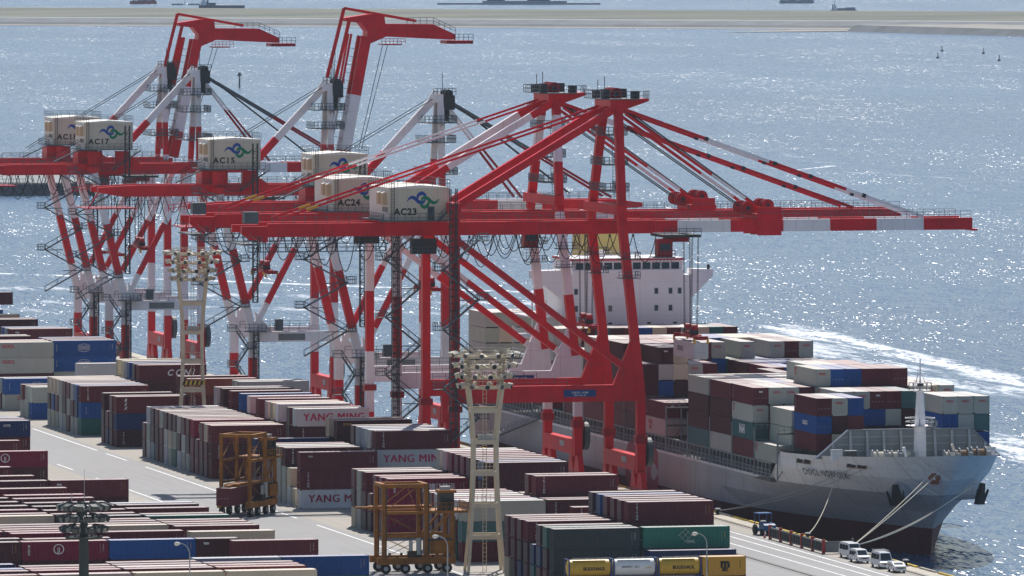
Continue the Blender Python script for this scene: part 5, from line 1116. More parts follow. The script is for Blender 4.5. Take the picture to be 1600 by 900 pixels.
        q = MB(); q.rail([(kn.x + 6, -2.1, kn.z + .3), (kn.x + 11, -2.1, kn.z + .3), (tip.x, -2.1, tip.z)], 'crane_grey', 1.1, 1.2, .08); q.box(tip.x - 1.8, tip.x + 3.2, -2.6, 2.6, tip.z - 1.8, tip.z - 1.2, 'cabin_red'); q.rail([(tip.x - .4, -2.6, tip.z - 1.2), (tip.x + 3.2, -2.6, tip.z - 1.2)], 'crane_grey', 1.2, .9, .08); q.box(kn.x + 1.6, kn.x + 5.0, -2.4, 2.4, kn.z - 3.6, kn.z - 3.4, 'cabin_red'); q.rail([(kn.x + 1.2, -2.4, kn.z - 3.4), (kn.x + 5.6, -2.4, kn.z - 3.4)], 'crane_red', 1.0, .8, .08); q.build('boom_platform', T)
        q = MB()
        for k, y in enumerate((-1.5, -.9, .9, 1.5)): q.path([(1.6, y, 60.6), (kn.x - 7.4 - .3 * k, y, kn.z - 4.6 - k * 1.1)], .06, 'rope_dark', 4)
        for y in (-1, 1): q.path([(kn.x + 2.4 + y * .7, y, kn.z - 3.4), (hinge.x + 4.2 + y * .5, y, hinge.z + 6)], .06, 'rope_dark', 4)
        q.build('boom_hoist_rope', T)
    else:
        for y in (-3.0, 3.0):
            q = MB(); q.bands((2.6, y, 40.9), (29.0, y, 40.9), .85, 1.9, [(.3, 'crane_red'), (.6, 'crane_white'), (1, 'crane_red')]); q.prism([(29.0, 39.95), (36.5, 40.5), (36.5, 41.2), (32, 41.85), (29.0, 41.85)], 'y', y - .42, y + .42, 'crane_red'); q.rail([(3, y - .6, 41.9), (34, y - .6, 41.9)], 'crane_grey', 1.1, 1.8, .07); q.build('boom', T)
            q = MB(); a_, b_ = Vector((1.5, y * .5, 59.6)), Vector((31.0, y, 42.2))
            for t0, t1, m in ((0, .18, 'crane_grey'), (.18, .5, 'crane_grey'), (.5, 1, 'cabin_red')): q.beam(a_.lerp(b_, t0), a_.lerp(b_, t1), .25, .4, m)
            q.build('forestay', T)
            q = MB(); a_, b_ = Vector((1.5, y * .4, 59.0)), Vector((15.0, y, 42.2)); q.beam(a_, a_.lerp(b_, .4), .25, .4, 'crane_white'); q.beam(a_.lerp(b_, .4), b_, .25, .4, 'cabin_red'); q.build('forestay', T)
        q = MB()
        for y in (-.9, -.3, .3, .9): q.path([(1.8, y, 60), (24, y, 43)], .06, 'rope_dark', 4)
        q.build('boom_hoist_rope', T)
    zigzag(T, -25.2, -17.6, -9.2, 15.6, 40.6, 6); zigzag(T, -18.6, -16.4, -9.6, 2.4, 15.4, 4)
    lattice(T, -14.8, -9.4, .2, 15.2, .9, 'crane_dark', 'lift_mast'); lattice(T, -14.9, -9.2, 20.5, 49.5, .85, 'crane_dark', 'lift_mast')
    q = MB(); q.box(-17, -12.4, -10.4, -7.4, 15.15, 15.3, 'crane_grey'); q.rail([(-17, -10.4, 15.3), (-12.4, -10.4, 15.3), (-10, -9.4, 15.3)], 'crane_grey', 1.3, .8, .08); q.box(-11.2, -9.8, -9.6, -8.7, 15.3, 17.4, 'crane_grey'); q.build('knee_platform', T)
    cable_loops(T, -40, -2, -4.3, 39.7, 5.0, 9); cable_loops(T, -36, -8, 4.3, 39.7, 4.2, 8)
    q = MB(); q.box(-45.5, -36, -5, 5, 37.6, 37.8, 'cabin_red'); q.rail([(-46.5, -5, 37.8), (-33, -5, 37.8)], 'crane_grey', 1.3, 1.0, .07); q.beam((-45, -4.6, 37.8), (-43, -4, 40.6), .2, .2, 'crane_red'); q.rail([(-48, -4.6, 40.4), (-43.4, -4.6, 41.0)], 'crane_red', 1.2, .9, .12); q.build('back_platform', T)
    trolley(T, spr[0], 39.6, 3.9); spreader(T, spr[0], spr[1], 39.0)
    return T
crane_narrow('AC16', 1404.6, 'banded gantry crane lettered AC16 behind AC24, boom lowered', False, (-1.0, 26.0))
crane_narrow('AC15', 1492.5, 'banded gantry crane lettered AC15, boom folded up, third from far', True, (-11.2, 25.2))
crane_narrow('AC17', 1612.0, 'banded gantry crane lettered AC17 far left, boom lowered', False, (-10.6, 24.6))
crane_narrow('AC18', 1645.0, 'farthest banded gantry crane lettered AC18, boom folded up', True, (-9.5, 22.0), 65.6)
# ================================================================ light towers
fl = MB(); fl.tube((0, 0, 0), (0, -.5, -.16), .16, 'lamp_shell', 10, .36); fl.tube((0, -.5, -.16), (0, -.85, -.27), .36, 'lamp_shell', 10, .38); fl.box(-.08, .08, -.1, .35, -.1, .06, 'galvanised')
FLm = fl.mesh('floodlight'); ln = MB(); ln.tube((0, -.852, -.27), (0, -.875, -.278), .34, 'glass_dark', 10); LNm = ln.mesh('lens')
def light_tower(label, x, y, h, stripe=True):
    T = thing('light_tower', label, 'light tower', (x, y, 0), R(-8), 'tall light towers in the yard')
    def w(t): return 2.55 - .95 * math.sin(min(1, t / .66) * math.pi / 2) + (max(0, t - .66) / .34) ** 1.5 * .85
    N = 12
    for sx in (-1, 1):
        for sy in (-1, 1):
            q = MB()
            for k in range(N):
                a, b = k / N, (k + 1) / N; q.beam((sx * w(a), sy * w(a), h * .87 * a), (sx * w(b), sy * w(b), h * .87 * b), .40, .40, 'tower_cream')
            q.build('tower_leg', T)
    for k in range(1, 6):
        t = k / 6.0 + .02; z = h * .87 * t; ww = w(t); q = MB()
        for s in (-1, 1): q.box(-ww, ww, s * ww - .14, s * ww + .14, z - .32, z + .32, 'tower_cream'); q.box(s * ww - .14, s * ww + .14, -ww, ww, z - .31, z + .31, 'tower_cream')
        q.build('tower_ring', T)
    for k in (2, 3, 4):
        t = k / 6.0 + .02; z = h * .87 * t + .45; q = MB(); q.rail([(-w(t), -w(t), z), (w(t), -w(t), z)], 'tower_cream', 1.1, .6, .06); q.build('ladder_cage', T)
    if stripe:
        q = MB(); z = h * .335; ww = w(.385) + .08
        for i in range(10):
            x0 = -ww + i * 2 * ww / 10; q.hexa([(x0, -ww - .2, z), (x0 + ww / 5, -ww - .2, z), (x0 + ww / 5, -ww - .15, z), (x0, -ww - .15, z), (x0 + .25, -ww - .2, z + .75), (x0 + .25 + ww / 5, -ww - .2, z + .75), (x0 + .25 + ww / 5, -ww - .15, z + .75), (x0 + .25, -ww - .15, z + .75)], 'kerb_yellow' if i % 2 else 'print_black')
        q.build('warning_band', T)
    q = MB()
    for s in (-.25, .25): q.beam((s, 0, 0), (s, 0, h * .87), .08, .08, 'tower_cream')
    for k in range(int(h * .87 / .6)): q.beam((-.25, 0, .3 + k * .6), (.25, 0, .3 + k * .6), .05, .05, 'tower_cream')
    q.build('ladder', T)
    q = MB(); q.box(-1.1, 1.1, -1.3, -1.0, h * .60, h * .60 + 1.0, 'galvanised'); q.build('control_box', T)
    q = MB(); wt = w(1)
    for k in range(5):
        for sx in (-1, 1):
            for sy in (-1, 1): q.beam((sx * wt * .9, sy * wt * .9, h * .85), (sx * (wt + .1), sy * (wt + .1), h), .35, .35, 'tower_cream')
    q.build('head_frame', T)
    for lv, (z, r, n) in enumerate(((h - 4.4, 3.1, 11), (h - 3.0, 3.4, 12), (h - 1.5, 3.8, 12), (h, 4.2, 13))):
        q = MB(); pts = [(r * math.cos(a), r * math.sin(a), z - .35) for a in [2 * math.pi * i / 16 for i in range(17)]]
        for a, b in zip(pts[:-1], pts[1:]): q.beam(a, b, .35, .2, 'tower_cream')
        q.box(-r, r, -.2, .2, z - .5, z - .25, 'tower_cream'); q.box(-.2, .2, -r, r, z - .5, z - .25, 'tower_cream')
        q.rail([(p[0] * .85, p[1] * .85, p[2] + .1) for p in pts], 'tower_cream', .9, 1.6, .07, False); q.build('lamp_ring', T)
        for i in range(n):
            a = 2 * math.pi * i / n - math.pi / 2 + lv * .1
            f = inst('floodlight', FLm, T, (r * math.cos(a), r * math.sin(a), z + .12), a + math.pi / 2, 0); inst('lens', LNm, f, (0, 0, 0))
    return T
light_tower('cream steel light tower in the foreground, right of the empty straddle carrier', 275.5, 1131.5, 30.6, False)
light_tower('cream steel light tower with striped band among the far container blocks', 286.9, 1389.0, 34.0)
# ---- dark lamp mast in the left foreground
T = thing('lamp_mast', 'dark green lamp mast with three rings of floodlights, bottom left', 'lamp mast', (207.0, 1073.0, 1.9))
q = MB(); q.tube((0, 0, -1.9), (0, 0, 8.6), .72, 'mast_green', 16, .62); q.tube((0, 0, 8.6), (0, 0, 13.2), .55, 'mast_green', 12, .40); q.build('pole', T)
q = MB(); q.tube((0, 0, 8.4), (0, 0, 8.7), 2.4, 'mast_green', 14, 2.6); q.rail([(2.5 * math.cos(a), 2.5 * math.sin(a), 8.7) for a in [2 * math.pi * i / 14 for i in range(15)]], 'mast_green', 1.1, .8, .09); q.build('platform', T)
q = MB(); q.tube((0.1, 0, 13.2), (0.1, 0, 17.6), .06, 'galvanised', 5, .02); q.tube((-1.6, 0, 13.2), (-1.6, 0, 14.4), .06, 'galvanised', 5); q.box(-1.65, .15, -.05, .05, 13.1, 13.2, 'mast_green'); q.build('aerial', T)
rl = MB(); rl.box(-.46, .46, -.95, -.02, -.36, .36, 'mast_green'); rl.box(-.1, .1, -.02, .6, -.1, .1, 'mast_green'); rl.box(-.40, .40, -.98, -.952, -.3, .3, 'glass_dark'); rl.box(-.5, -.462, -.6, .1, -.45, .1, 'galvanised'); rl.box(.462, .5, -.6, .1, -.45, .1, 'galvanised'); RLm = rl.mesh('floodlight')
for z, r, n in ((9.9, 2.3, 9), (11.3, 2.5, 10), (12.8, 2.7, 11)):
    q = MB(); pts = [(r * math.cos(a), r * math.sin(a), z - .45) for a in [2 * math.pi * i / 14 for i in range(15)]]
    for a, b in zip(pts[:-1], pts[1:]): q.beam(a, b, .22, .2, 'mast_green')
    for k in range(4): a = math.pi * k / 4; q.beam((-r * math.cos(a), -r * math.sin(a), z - .5), (r * math.cos(a), r * math.sin(a), z - .5), .14, .14, 'mast_green')
    q.build('lamp_ring', T)
    for i in range(n): a = 2 * math.pi * i / n - math.pi / 2 + z; inst('floodlight', RLm, T, (r * math.cos(a), r * math.sin(a), z), a + math.pi / 2, R(18))
# ---- slender street lamps
def street_lamp(label, x, y, h):
    T = thing('street_lamp', label, 'street lamp', (x, y, 0), 0, 'slender street lamps in the yard')
    q = MB(); q.tube((0, 0, 0), (0, 0, h - 1.6), .11, 'galvanised', 8, .08); q.path([(-1.3 * (1 - math.cos(a)), 0, h - 1.6 + 1.5 * math.sin(a)) for a in [math.pi / 2 * i / 6 for i in range(7)]], .07, 'galvanised', 6); q.tube((0, 0, 0), (0, 0, .5), .2, 'galvanised', 8); q.build('pole', T)
    q = MB(); q.tube((-1.3, 0, h - .1), (-1.75, 0, h - .16), .14, 'house_white', 10, .30); q.tube((-1.75, 0, h - .16), (-2.05, 0, h - .2), .30, 'house_white', 10, .16); q.build('lamp_head', T)
street_lamp('slender street lamp before the yellow tank containers', 292.7, 1076.0, 9.3)
street_lamp('slender street lamp beside the empty straddle carrier', 256.9, 1076.0, 9.6)
street_lamp('slender street lamp before the left yard stacks', 221.0, 1072.0, 9.6)

# ================================================================ tank containers on the bottom edge
for i, (x0, kind) in enumerate(((276.0, 'y'), (282.25, 'w'), (288.5, 'y'))):
    lb = ('yellow tank container lettered BULKHAUL, leftmost of the row', 'white tank container between two yellow ones', 'yellow tank container lettered BULKHAUL beside the yellow box')[i]
    for tier in (1,):
        T = thing('tank_container', lb, 'tank container', (x0 + 3.03, 1086.8, 2.62)); m_ = 'tank_yellow' if kind == 'y' else 'tank_white'
        q = MB(); q.tube((-2.75, 0, 1.3), (2.75, 0, 1.3), 1.17, m_, 24); q.tube((-2.98, 0, 1.3), (-2.75, 0, 1.3), .8, m_, 24, 1.17); q.tube((2.75, 0, 1.3), (2.98, 0, 1.3), 1.17, m_, 24, .8); q.build('tank', T)
        q = MB()
        for sx in (-1, 1):
            for sy in (-1, 1): q.box(sx * 2.95 - .08, sx * 2.95 + .08, sy * 1.14 - .08, sy * 1.14 + .08, 0, 2.59, 'frame_blue')
            for z in (.07, 2.52): q.box(sx * 2.95 - .075, sx * 2.95 + .075, -1.06, 1.06, z - .07, z + .065, 'frame_blue')
        for sy in (-1, 1): q.box(-2.87, 2.87, sy * 1.15 - .06, sy * 1.15 + .06, .02, .14, 'frame_blue')
        q.build('frame', T)
        q = MB(); q.box(-2.3, 2.3, -.75, -.35, 2.5, 2.53, 'galvanised'); q.rail([(-2.4, -.8, 2.45), (2.4, -.8, 2.45)], 'galvanised', .25, .8, .06); q.tube((0, .2, 2.4), (0, .2, 2.62), .3, 'galvanised', 10); q.build('walkway', T)
        if kind == 'y': lettering('BULKHAUL', 'print_black', T, (.55, -1.19, 1.25), .62, bold=.04)
        else: lettering('BRS70015   2251', 'print_navy', T, (-.6, -1.19, 1.45), .36, bold=.01); lettering('NBTU', 'print_yellow', T, (2.0, -1.19, 1.3), .3)
for i, (x0, c, lb, t) in enumerate(((294.75, 'Y', 'yellow twenty foot container lettered msc at the row end', 'msc'), (276.0, 'M', 'maroon container under the leftmost tank container', ''), (282.25, 'B', 'blue container under the white tank container', ''), (288.5, 'M', 'maroon container under the right tank container', ''), (294.75, 'M', 'maroon container under the yellow msc container', ''))):
    z = 2.62 if i == 0 else .01
    o = inst('shipping_container', CM[(20, 2.7)], None, (x0 + 3.03, 1086.8, z)); o.color = (*COL[c][1], 1); o.scale = (1, 1, .968); tag(o, lb, 'container', 'containers stacked in the yard')
    for s in (-1, 1): d = inst('door', DM[2.7], o, (-3.0, s * .535, 0)); d.color = o.color
    if t: lettering('m', 'print_black', o, (0.1, -1.25, 1.7), 1.7, bold=.05); lettering('sc', 'print_black', o, (.1, -1.25, .95), .95, bold=.05)
    if t:
        q = MB(); q.box(-2.4, -2.32, -1.252, -1.242, .5, 2.2, 'print_black'); q.box(2.2, 2.25, -1.252, -1.242, 1.0, 2.2, 'print_black'); q.build('side_print', o)

# ================================================================ straddle carriers
def straddle_carrier(label, x, y, rz, lift):
    T = thing('straddle_carrier', label, 'straddle carrier', (x, y, 0), rz, 'straddle carriers in the yard'); O = 'carrier_orange'
    for s in (-1, 1):
        q = MB(); q.box(-5.6, 5.6, s * 2.35 - .32, s * 2.35 + .32, 1.3, 2.25, O)
        for k in range(6): q.box(-4.6 + k * 1.7, -4.3 + k * 1.7, s * 2.35 - .2, s * 2.35 + .2, 2.251, 2.55, 'carrier_dark')
        sill = q.build('side_sill', T)
        for wx in (-4.4, -1.6, 1.6, 4.4):
            q = MB(); q.tube((wx, s * 2.35 - .24, .72), (wx, s * 2.35 + .24, .72), .72, 'tyre', 16); w = q.build('wheel', T)
            q = MB(); q.tube((wx, s * 2.35 - .27, .72), (wx, s * 2.35 - .241, .72), .34, 'galvanised', 10); q.tube((wx, s * 2.35 + .241, .72), (wx, s * 2.35 + .27, .72), .34, 'galvanised', 10); q.build('hub', w)
            q = MB(); q.box(wx - .3, wx + .3, s * 2.35 - .3, s * 2.35 + .3, 1.0, 1.299, 'carrier_dark'); q.build('fork', w)
        for lx, top in ((-4.7, 12.6), (1.4, 12.6), (5.2, 8.4)):
            q = MB(); q.box(lx - .24, lx + .24, s * 2.35 - .24, s * 2.35 + .24, 2.252, top, O); q.box(lx + .25, lx + .42, s * 2.35 - .18, s * 2.35 + .18, 2.6, top - .5, 'carrier_dark'); q.build('column', T)
        q = MB(); q.box(-4.37, 1.07, s * 2.35 - .25, s * 2.35 + .25, 12.0, 12.55, O); q.box(-4.37, 1.07, s * 2.35 - .18, s * 2.35 + .18, 8.3, 8.7, O); q.box(-4.37, 1.07, s * 2.35 - .16, s * 2.35 + .16, 5.0, 5.35, O); q.box(1.73, 4.87, s * 2.35 - .2, s * 2.35 + .2, 5.0, 5.4, O)
        q.beam((4.6, s * 2.35, 8.2), (2.0, s * 2.35, 5.4), .3, .3, O)
        for z0, z1 in ((2.4, 5.0), (5.4, 8.3)):
            q.beam((-4.4, s * 2.35, z0), (1.1, s * 2.35, z1), .07, .07, 'carrier_dark'); q.beam((-4.4, s * 2.35, z1), (1.1, s * 2.35, z0), .07, .07, O)
        q.beam((-4.4, s * 2.35, 8.8), (-.2, s * 2.35, 11.9), .1, .1, O); q.beam((-.2, s * 2.35, 11.9), (1.0, s * 2.35, 8.8), .1, .1, O); q.build('side_bracing', T)
    for lx, z in ((-4.7, 12.1), (1.4, 12.1)):
        q = MB(); q.box(lx - .3, lx + .3, -2.06, 2.06, z, z + .5, O); q.build('cross_beam', T)
    q = MB(); q.box(1.75, 7.4, -2.7, 2.7, 8.41, 8.75, O); q.rail([(1.9, -2.7, 8.75), (7.4, -2.7, 8.75), (7.4, 2.7, 8.75)], O, 1.1, .8, .09); q.build('upper_deck', T)
    q = MB(); q.box(3.4, 5.4, -2.5, -.6, 8.76, 11.2, 'carrier_dark'); q.box(3.2, 5.7, -2.7, -.4, 11.2, 11.6, O); q.box(3.6, 5.0, -2.0, -1.0, 11.6, 12.1, 'galvanised'); cab = q.build('cab', T)
    q = MB(); q.box(3.5, 5.3, -2.53, -2.503, 9.6, 11.0, 'glass_dark'); q.box(5.403, 5.43, -2.3, -.8, 9.2, 11.0, 'glass_dark'); q.build('cab_window', cab)
    q = MB(); q.box(2.0, 5.0, -3.0, -1.9, 2.75, 4.6, O)
    q.box(1.9, 5.1, -3.05, -1.85, 4.601, 4.75, 'carrier_dark'); eng = q.build('engine_box', T)
    q = MB(); q.tube((.2, -2.9, 2.7), (.2, -2.9, 5.0), .35, 'galvanised', 10); q.tube((-.9, -2.8, 2.6), (-.9, -2.8, 4.6), .28, 'galvanised', 8); q.box(-1.4, .6, -3.1, -2.7, 2.3, 3.2, 'carrier_dark'); q.build('exhaust', T)
    q = MB(); q.box(-6.0, 2.6, -1.0, 1.0, lift + .1, lift + .5, O)
    for s in (-1, 1): q.box(s * 6.0 - .2 + (-1.7 if s > 0 else 0), s * 6.0 + .2 + (-1.7 if s > 0 else 0), -1.2, 1.2, lift, lift + .45, O)
    q.box(-8.2, -6.0, -.4, .4, lift + .15, lift + .4, O)
    for sx in (-4.2, 1.0):
        for sy in (-1.4, 1.4): q.beam((sx, sy, lift + .4), (sx, sy, 12.0), .06, .06, 'rope_dark')
    q.build('spreader', T); return T
straddle_carrier('orange straddle carrier standing empty in the lane, bottom centre', 265.4, 1132.8, 0.0, 8.9)
sc1 = (265.6, 1244.5)
straddle_carrier('orange straddle carrier holding a maroon container, driving in the lane', sc1[0], sc1[1], R(55), 4.6)
o = inst('shipping_container', CM[(40, 2.7)], None, (sc1[0] - 3.2 * math.cos(R(55)), sc1[1] - 3.2 * math.sin(R(55)), 1.95), R(55)); o.color = (*COL['M'][1], 1); tag(o, 'maroon container hanging inside the loaded straddle carrier', 'container', 'containers stacked in the yard')
for s in (-1, 1): d = inst('door', DM[2.7], o, (-6.065, s * .535, 0)); d.color = o.color
o = inst('shipping_container', CM[(40, 2.7)], None, (343.9, 1274.0, 21.45), R(90)); o.color = (*COL['W'][1], 1); tag(o, 'white container under the red spreader of crane AC23', 'container', 'containers stacked on the ship')
for s in (-1, 1): d = inst('door', DM[2.7], o, (-6.065, s * .535, 0)); d.color = o.color
lettering('COSCO', 'print_navy', o, (2.0, 1.245, 1.4), 1.0, (R(90), 0, R(180)), bold=.02)
straddle_carrier('straddle carrier at the far left edge lifting a dark container', 306.6, 1731.0, 0.0, 11.0)
o = inst('shipping_container', CM[(40, 2.7)], None, (312.5, 1731.0, 8.25)); o.color = (*COL['N'][1], 1); tag(o, 'dark container lifted high at the far left edge', 'container', 'containers stacked in the yard')

# ================================================================ vehicles and quay furniture
def van(label, x, y, L, W, H, hood, kind):
    """front faces the camera (-y)"""
    T = thing('parked_van', label, 'van' if kind != 'wagon' else 'car', (x, y, 0), R(random.uniform(-2, 2)), 'white vans parked on the apron')
    pr = [(-L / 2, .38), (-L / 2, .95), (-L / 2 + hood * .75, 1.12 if kind != 'hiace' else 1.2), (-L / 2 + hood + .55, H - .06), (-L / 2 + hood + 1.1, H), (L / 2 - .35, H - .02), (L / 2 - .05, H - .35), (L / 2, .9), (L / 2, .38)]
    q = MB(); i = 'car_white'; n = len(pr); hw = W / 2
    def wy(z): return hw if z < 1.05 else hw - (z - 1.05) * .13
    for s in (-1, 1):
        pts = [(s * wy(z), yy, z) for yy, z in pr]; q.poly(pts if s > 0 else pts[::-1], i)
    for k in range(n):
        (ya, za), (yb, zb) = pr[k], pr[(k + 1) % n]; q.poly([(-wy(za), ya, za), (wy(za), ya, za), (wy(zb), yb, zb), (-wy(zb), yb, zb)], i)
    q.build('body', T)
    (y2, z2), (y3, z3) = pr[2], pr[3]; q = MB()
    def on(t, s, off=.02): z = z2 + (z3 - z2) * t; return (s * (wy(z) - .14), y2 + (y3 - y2) * t - off, z + off * .4)
    q.poly([on(.08, -1), on(.08, 1), on(.92, 1), on(.92, -1)], 'glass_dark'); q.build('windscreen', T)
    for s in (-1, 1):
        y0 = -L / 2 + hood + .55; segs = 3 if kind != 'wagon' else 2; ln_ = (L / 2 - .3 - y0) / segs
        for k in range(segs):
            ya, yb = y0 + k * ln_ + .06, y0 + (k + 1) * ln_ - .06; za, zb = H * .55, H - .3
            q = MB(); q.poly([(s * (wy(za) + .012), ya - (.25 if k == 0 else 0), za), (s * (wy(za) + .012), yb, za), (s * (wy(zb) + .012), yb, zb), (s * (wy(zb) + .012), ya, zb)][::s], 'glass_dark'); q.build('side_window', T)
        for wyy in (-L / 2 + .85, L / 2 - .95):
            q = MB(); q.tube((s * (hw - .2), wyy, .33), (s * (hw + .01), wyy, .33), .33, 'tyre', 14); q.tube((s * (hw + .011), wyy, .33), (s * (hw + .02), wyy, .33), .19, 'galvanised', 10); q.build('wheel', T)
        q = MB(); q.box(s * (hw - .32) - .16, s * (hw - .32) + .16, -L / 2 - .03, -L / 2 - .003, .66, .88, 'steel'); q.build('headlight', T)
        q = MB(); q.box(s * (hw + .12) - .09, s * (hw + .12) + .09, y0 - .35, y0 - .2, 1.1, 1.32, 'car_white'); q.build('mirror', T)
    q = MB(); q.box(-hw + .05, hw - .05, -L / 2 - .06, -L / 2 - .003, .32, .55, 'car_white'); q.box(-.45, .45, -L / 2 - .02, -L / 2 - .003, .62, .8, 'crane_dark'); q.build('bumper', T)
    if kind == 'rack':
        q = MB(); q.rail([(-hw + .2, -L / 2 + 1.6, H), (-hw + .2, L / 2 - .4, H)], 'galvanised', .22, .7, .05, False); q.rail([(hw - .2, -L / 2 + 1.6, H), (hw - .2, L / 2 - .4, H)], 'galvanised', .22, .7, .05, False)
        for k in range(6): q.beam((-hw + .2, -L / 2 + 1.7 + k * .5, H + .22), (hw - .2, -L / 2 + 1.7 + k * .5, H + .22), .05, .05, 'galvanised')
        q.build('roof_rack', T)
    return T
van('tall white van parked first beside the barrier', 331.9, 1141.8, 5.3, 1.88, 2.25, .55, 'hiace')
van('white minivan between the two tall vans', 331.0, 1134.2, 4.7, 1.72, 1.9, .85, 'mini')
van('white high roof van with a roof rack', 331.4, 1124.2, 5.3, 1.88, 2.28, .55, 'rack')
van('small white station wagon at the end of the row', 331.3, 1116.6, 4.2, 1.66, 1.45, .95, 'wagon')
# blue tow tractor
T = thing('tow_tractor', 'small blue tractor with canopy at the barrier end', 'tractor', (331.6, 1186.5, 0), R(6)); q = MB(); q.box(-1.0, 1.0, -2.3, -.3, .7, 1.55, 'tractor_blue'); q.prism([(-2.3, 1.55), (-.3, 1.55), (-.3, 1.85), (-1.9, 1.75)], 'x', -.9, .9, 'tractor_blue'); q.box(-.95, .95, -.3, 1.6, .55, 1.0, 'tractor_blue'); q.build('body', T)
q = MB(); q.box(-1.05, 1.05, -.5, 1.6, 3.1, 3.25, 'tractor_blue')
for sx in (-.95, .95):
    for yy in (-.4, 1.5): q.beam((sx, yy, 1.0), (sx, yy, 3.1), .1, .1, 'tractor_blue')
q.build('canopy', T); q = MB(); q.box(-.4, .4, .5, 1.1, 1.0, 1.7, 'rubber_black'); q.beam((-.0, -.2, 1.5), (0, .1, 2.0), .06, .06, 'rubber_black'); q.build('seat', T)
for sx in (-1, 1):
    for yy, r in ((-1.7, .5), (1.1, .75)): q = MB(); q.tube((sx * .85, yy, r), (sx * 1.2, yy, r), r, 'tyre', 14); q.build('wheel', T)
# barrier: grey mesh panels between red posts
T = thing('barrier', 'grey mesh barrier with red posts along the apron behind the vans', 'barrier', (330.2, 1165, 0))
for k in range(5):
    ya, yb = 13.3 - k * 5.7, 13.3 - (k + 1) * 5.7; q = MB(); q.box(-.08, .08, yb + .25, ya - .25, .25, 1.75, 'fence_grey')
    for i in range(6): yy = yb + .5 + i * .9; q.box(-.14, -.082, yy, yy + .5, .45, 1.55, 'fence_red' if i % 6 == 9 else 'rubber_black')
    q.build('panel', T)
    q = MB(); q.box(-.2, .2, ya - .2, ya + .2, 0.005, 2.1, 'fence_red'); q.build('post', T)
q = MB(); q.box(-.2, .2, -15.4, -15.0, .005, 2.1, 'fence_red'); q.build('post', T); q = MB(); q.box(.25, 4.2, -15.25, -15.12, .2, 1.8, 'fence_grey'); q.build('panel', T); q = MB(); q.box(4.22, 4.5, -15.35, -15.0, .005, 2.2, 'fence_grey'); q.build('post', T)
T = thing('traffic_cone', 'orange traffic cone before the blue tractor', 'cone', (329.9, 1180.2, 0)); q = MB(); q.box(-.22, .22, -.22, .22, .005, .05, 'rubber_black'); q.tube((0, 0, .051), (0, 0, .8), .17, 'print_red', 10, .04); q.build('cone_body', T); q = MB(); q.tube((0, 0, .35), (0, 0, .52), .135, 'print_white', 10, .1); q.build('cone_stripe', T)

# ================================================================ far away: ships, buoys, a beacon, boxes on the island
def far_ship(label, x, y, L, W, hull_m, hgt, house_at, rz, holds=0, low=False):
    T = thing('cargo_ship', label, 'ship', (x, y, SEA), rz, 'distant ships on the bay'); q = MB()
    pl = [(-L / 2, -W * .36), (-L / 2 + W * .3, -W / 2), (L / 2 - W * 1.2, -W / 2), (L / 2, 0), (L / 2 - W * 1.2, W / 2), (-L / 2 + W * .3, W / 2), (-L / 2, W * .36)]
    q.prism(pl, 'z', -1, hgt, hull_m); q.prism([(a * .995, b * .96) for a, b in pl], 'z', hgt, hgt + .15, 'far_ship_grey'); q.prism([(L / 2 - W * 1.6, -W * .4), (L / 2 - W * .2, 0), (L / 2 - W * 1.6, W * .4)], 'z', hgt + .151, hgt + 2.2, hull_m); q.build('hull', T)
    hx = L * house_at; q = MB(); q.box(hx - L * .05, hx + L * .05, -W * .42, W * .42, hgt + .16, hgt + 3.6, 'ship_white'); q.box(hx - L * .03, hx + L * .04, -W * .5, W * .5, hgt + 3.61, hgt + 5.2, 'ship_white'); h = q.build('superstructure', T)
    q = MB(); q.box(hx + L * .0401, hx + L * .042, -W * .45, W * .45, hgt + 4.0, hgt + 4.8, 'glass_dark'); q.build('bridge_window', h)
    q = MB(); q.box(hx - L * .09, hx - L * .055, -W * .15, W * .15, hgt + .16, hgt + 5.0, hull_m); q.tube((hx, 0, hgt + 5.2), (hx, 0, hgt + 8.5), .3, 'ship_white', 6); q.build('funnel', T)
    for k in range(holds):
        xx = hx + L * .1 + k * (L * .72 / max(1, holds)); q = MB(); q.box(xx, xx + L * .5 / holds, -W * .35, W * .35, hgt + .16, hgt + 1.6, 'far_ship_grey'); q.build('hatch', T)
        q = MB(); q.tube((xx - L * .03, 0, hgt), (xx - L * .03, 0, hgt + 4), .3, 'ship_white', 6); q.build('derrick', T)
    return T
far_ship('dark blue cargo ship beyond the island, left, bridge at its right end', 1459, 6938, 39, 9, 'far_ship_blue', 3.6, .38, R(-14 + 180), 2)
far_ship('small red hulled ship cut by the top edge at left', 1466, 7312, 24, 7, 'far_ship_red', 2.6, -.3, R(-14), 1)
far_ship('grey tanker cut by the top edge at right', 2046, 7215, 31, 8, 'far_ship_grey', 2.6, -.36, R(-14), 2)
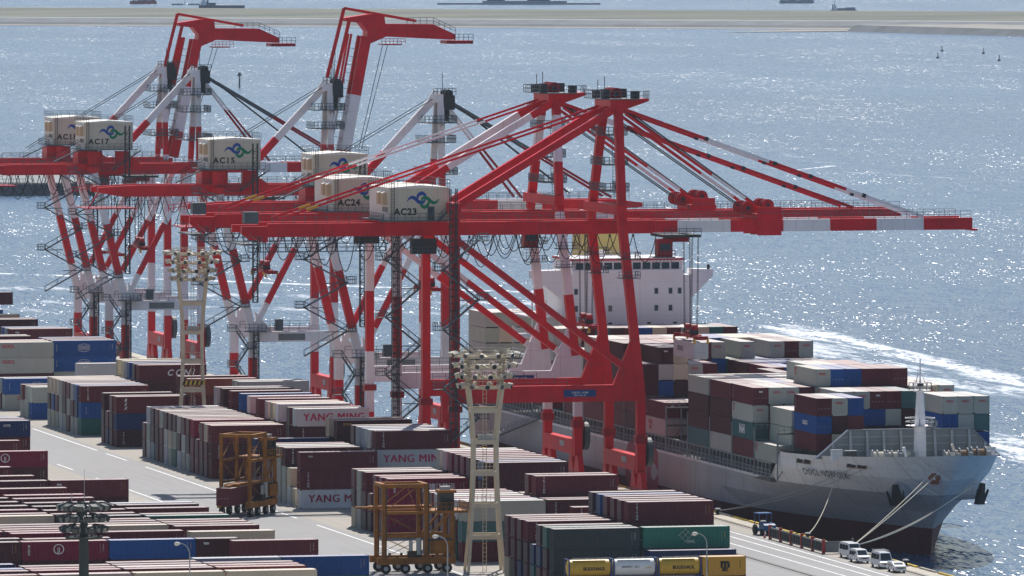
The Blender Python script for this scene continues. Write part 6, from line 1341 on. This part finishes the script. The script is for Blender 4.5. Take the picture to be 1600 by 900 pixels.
far_ship('low grey barge tug pair beyond the island at right', 1938, 6690, 22, 6, 'far_ship_grey', 1.4, -.36, R(-14), 1)
q = MB(); q.box(-70, 75, -8, 8, -1, 1.6, 'far_ship_grey'); q.box(-30, 45, -7, 7, 1.61, 3.4, 'far_ship_grey'); q.box(-26, -10, -5, 5, 3.41, 5.6, 'far_ship_blue'); q.box(10, 30, -5, 5, 3.41, 6.4, 'far_ship_blue')
T = thing('floating_dock', 'long low grey platform at the top edge, centre', 'platform', (1780, 7192, SEA), R(-14)); q.build('deck', T)
for i, (x, y) in enumerate(((1511, 4995), (1444, 4782), (1512, 4910), (1457, 4700))):
    T = thing('channel_buoy', ('small dark buoy, upper left of the four', 'small dark buoy, lower left of the four', 'small dark buoy, third from left', 'small dark buoy, rightmost')[i], 'buoy', (x, y, SEA), 0, 'channel buoys'); q = MB(); q.tube((0, 0, -.3), (0, 0, .8), 1.0, 'crane_dark', 10); q.build('float', T); q = MB(); q.tube((0, 0, .8), (0, 0, 2.8), .3, 'crane_dark', 6, .2); q.tube((0, 0, 2.8), (0, 0, 3.4), .5, 'crane_dark', 6, .05); q.build('mast', T)
T = thing('beacon', 'dark marker beacon on a pole in the bay', 'beacon', (880, 4141, SEA)); q = MB(); q.tube((0, 0, -1), (0, 0, 6.0), .45, 'sea_wall', 8); q.build('pole', T); q = MB(); q.tube((0, 0, 6.0), (0, 0, 7.8), 1.3, 'sea_wall', 8, .5); q.build('top_mark', T)
q = MB()
for k in range(9): q.box(k * 13, k * 13 + 12.2, 0, 4, 0, 4.5 + (k % 3), 'far_ship_red' if k % 2 else 'cabin_red')
T = thing('container_row', 'red containers on the island at the right edge', 'containers', (1898, 5790, 5.2), R(-30)); q.build('container_row', T)
random.seed(3)
for i, u in enumerate((-600, -420, -250, -80, 60, 210, 380, 520, 640)):
    p = isl(u, 70 + random.uniform(0, 60), 5.0); T = thing('lamp_post', 'thin post standing on the island', 'post', p, 0, 'posts on the far island'); q = MB(); q.tube((0, 0, 0), (0, 0, 7 + random.random() * 4), .4, 'sea_wall', 5); q.build('pole', T)
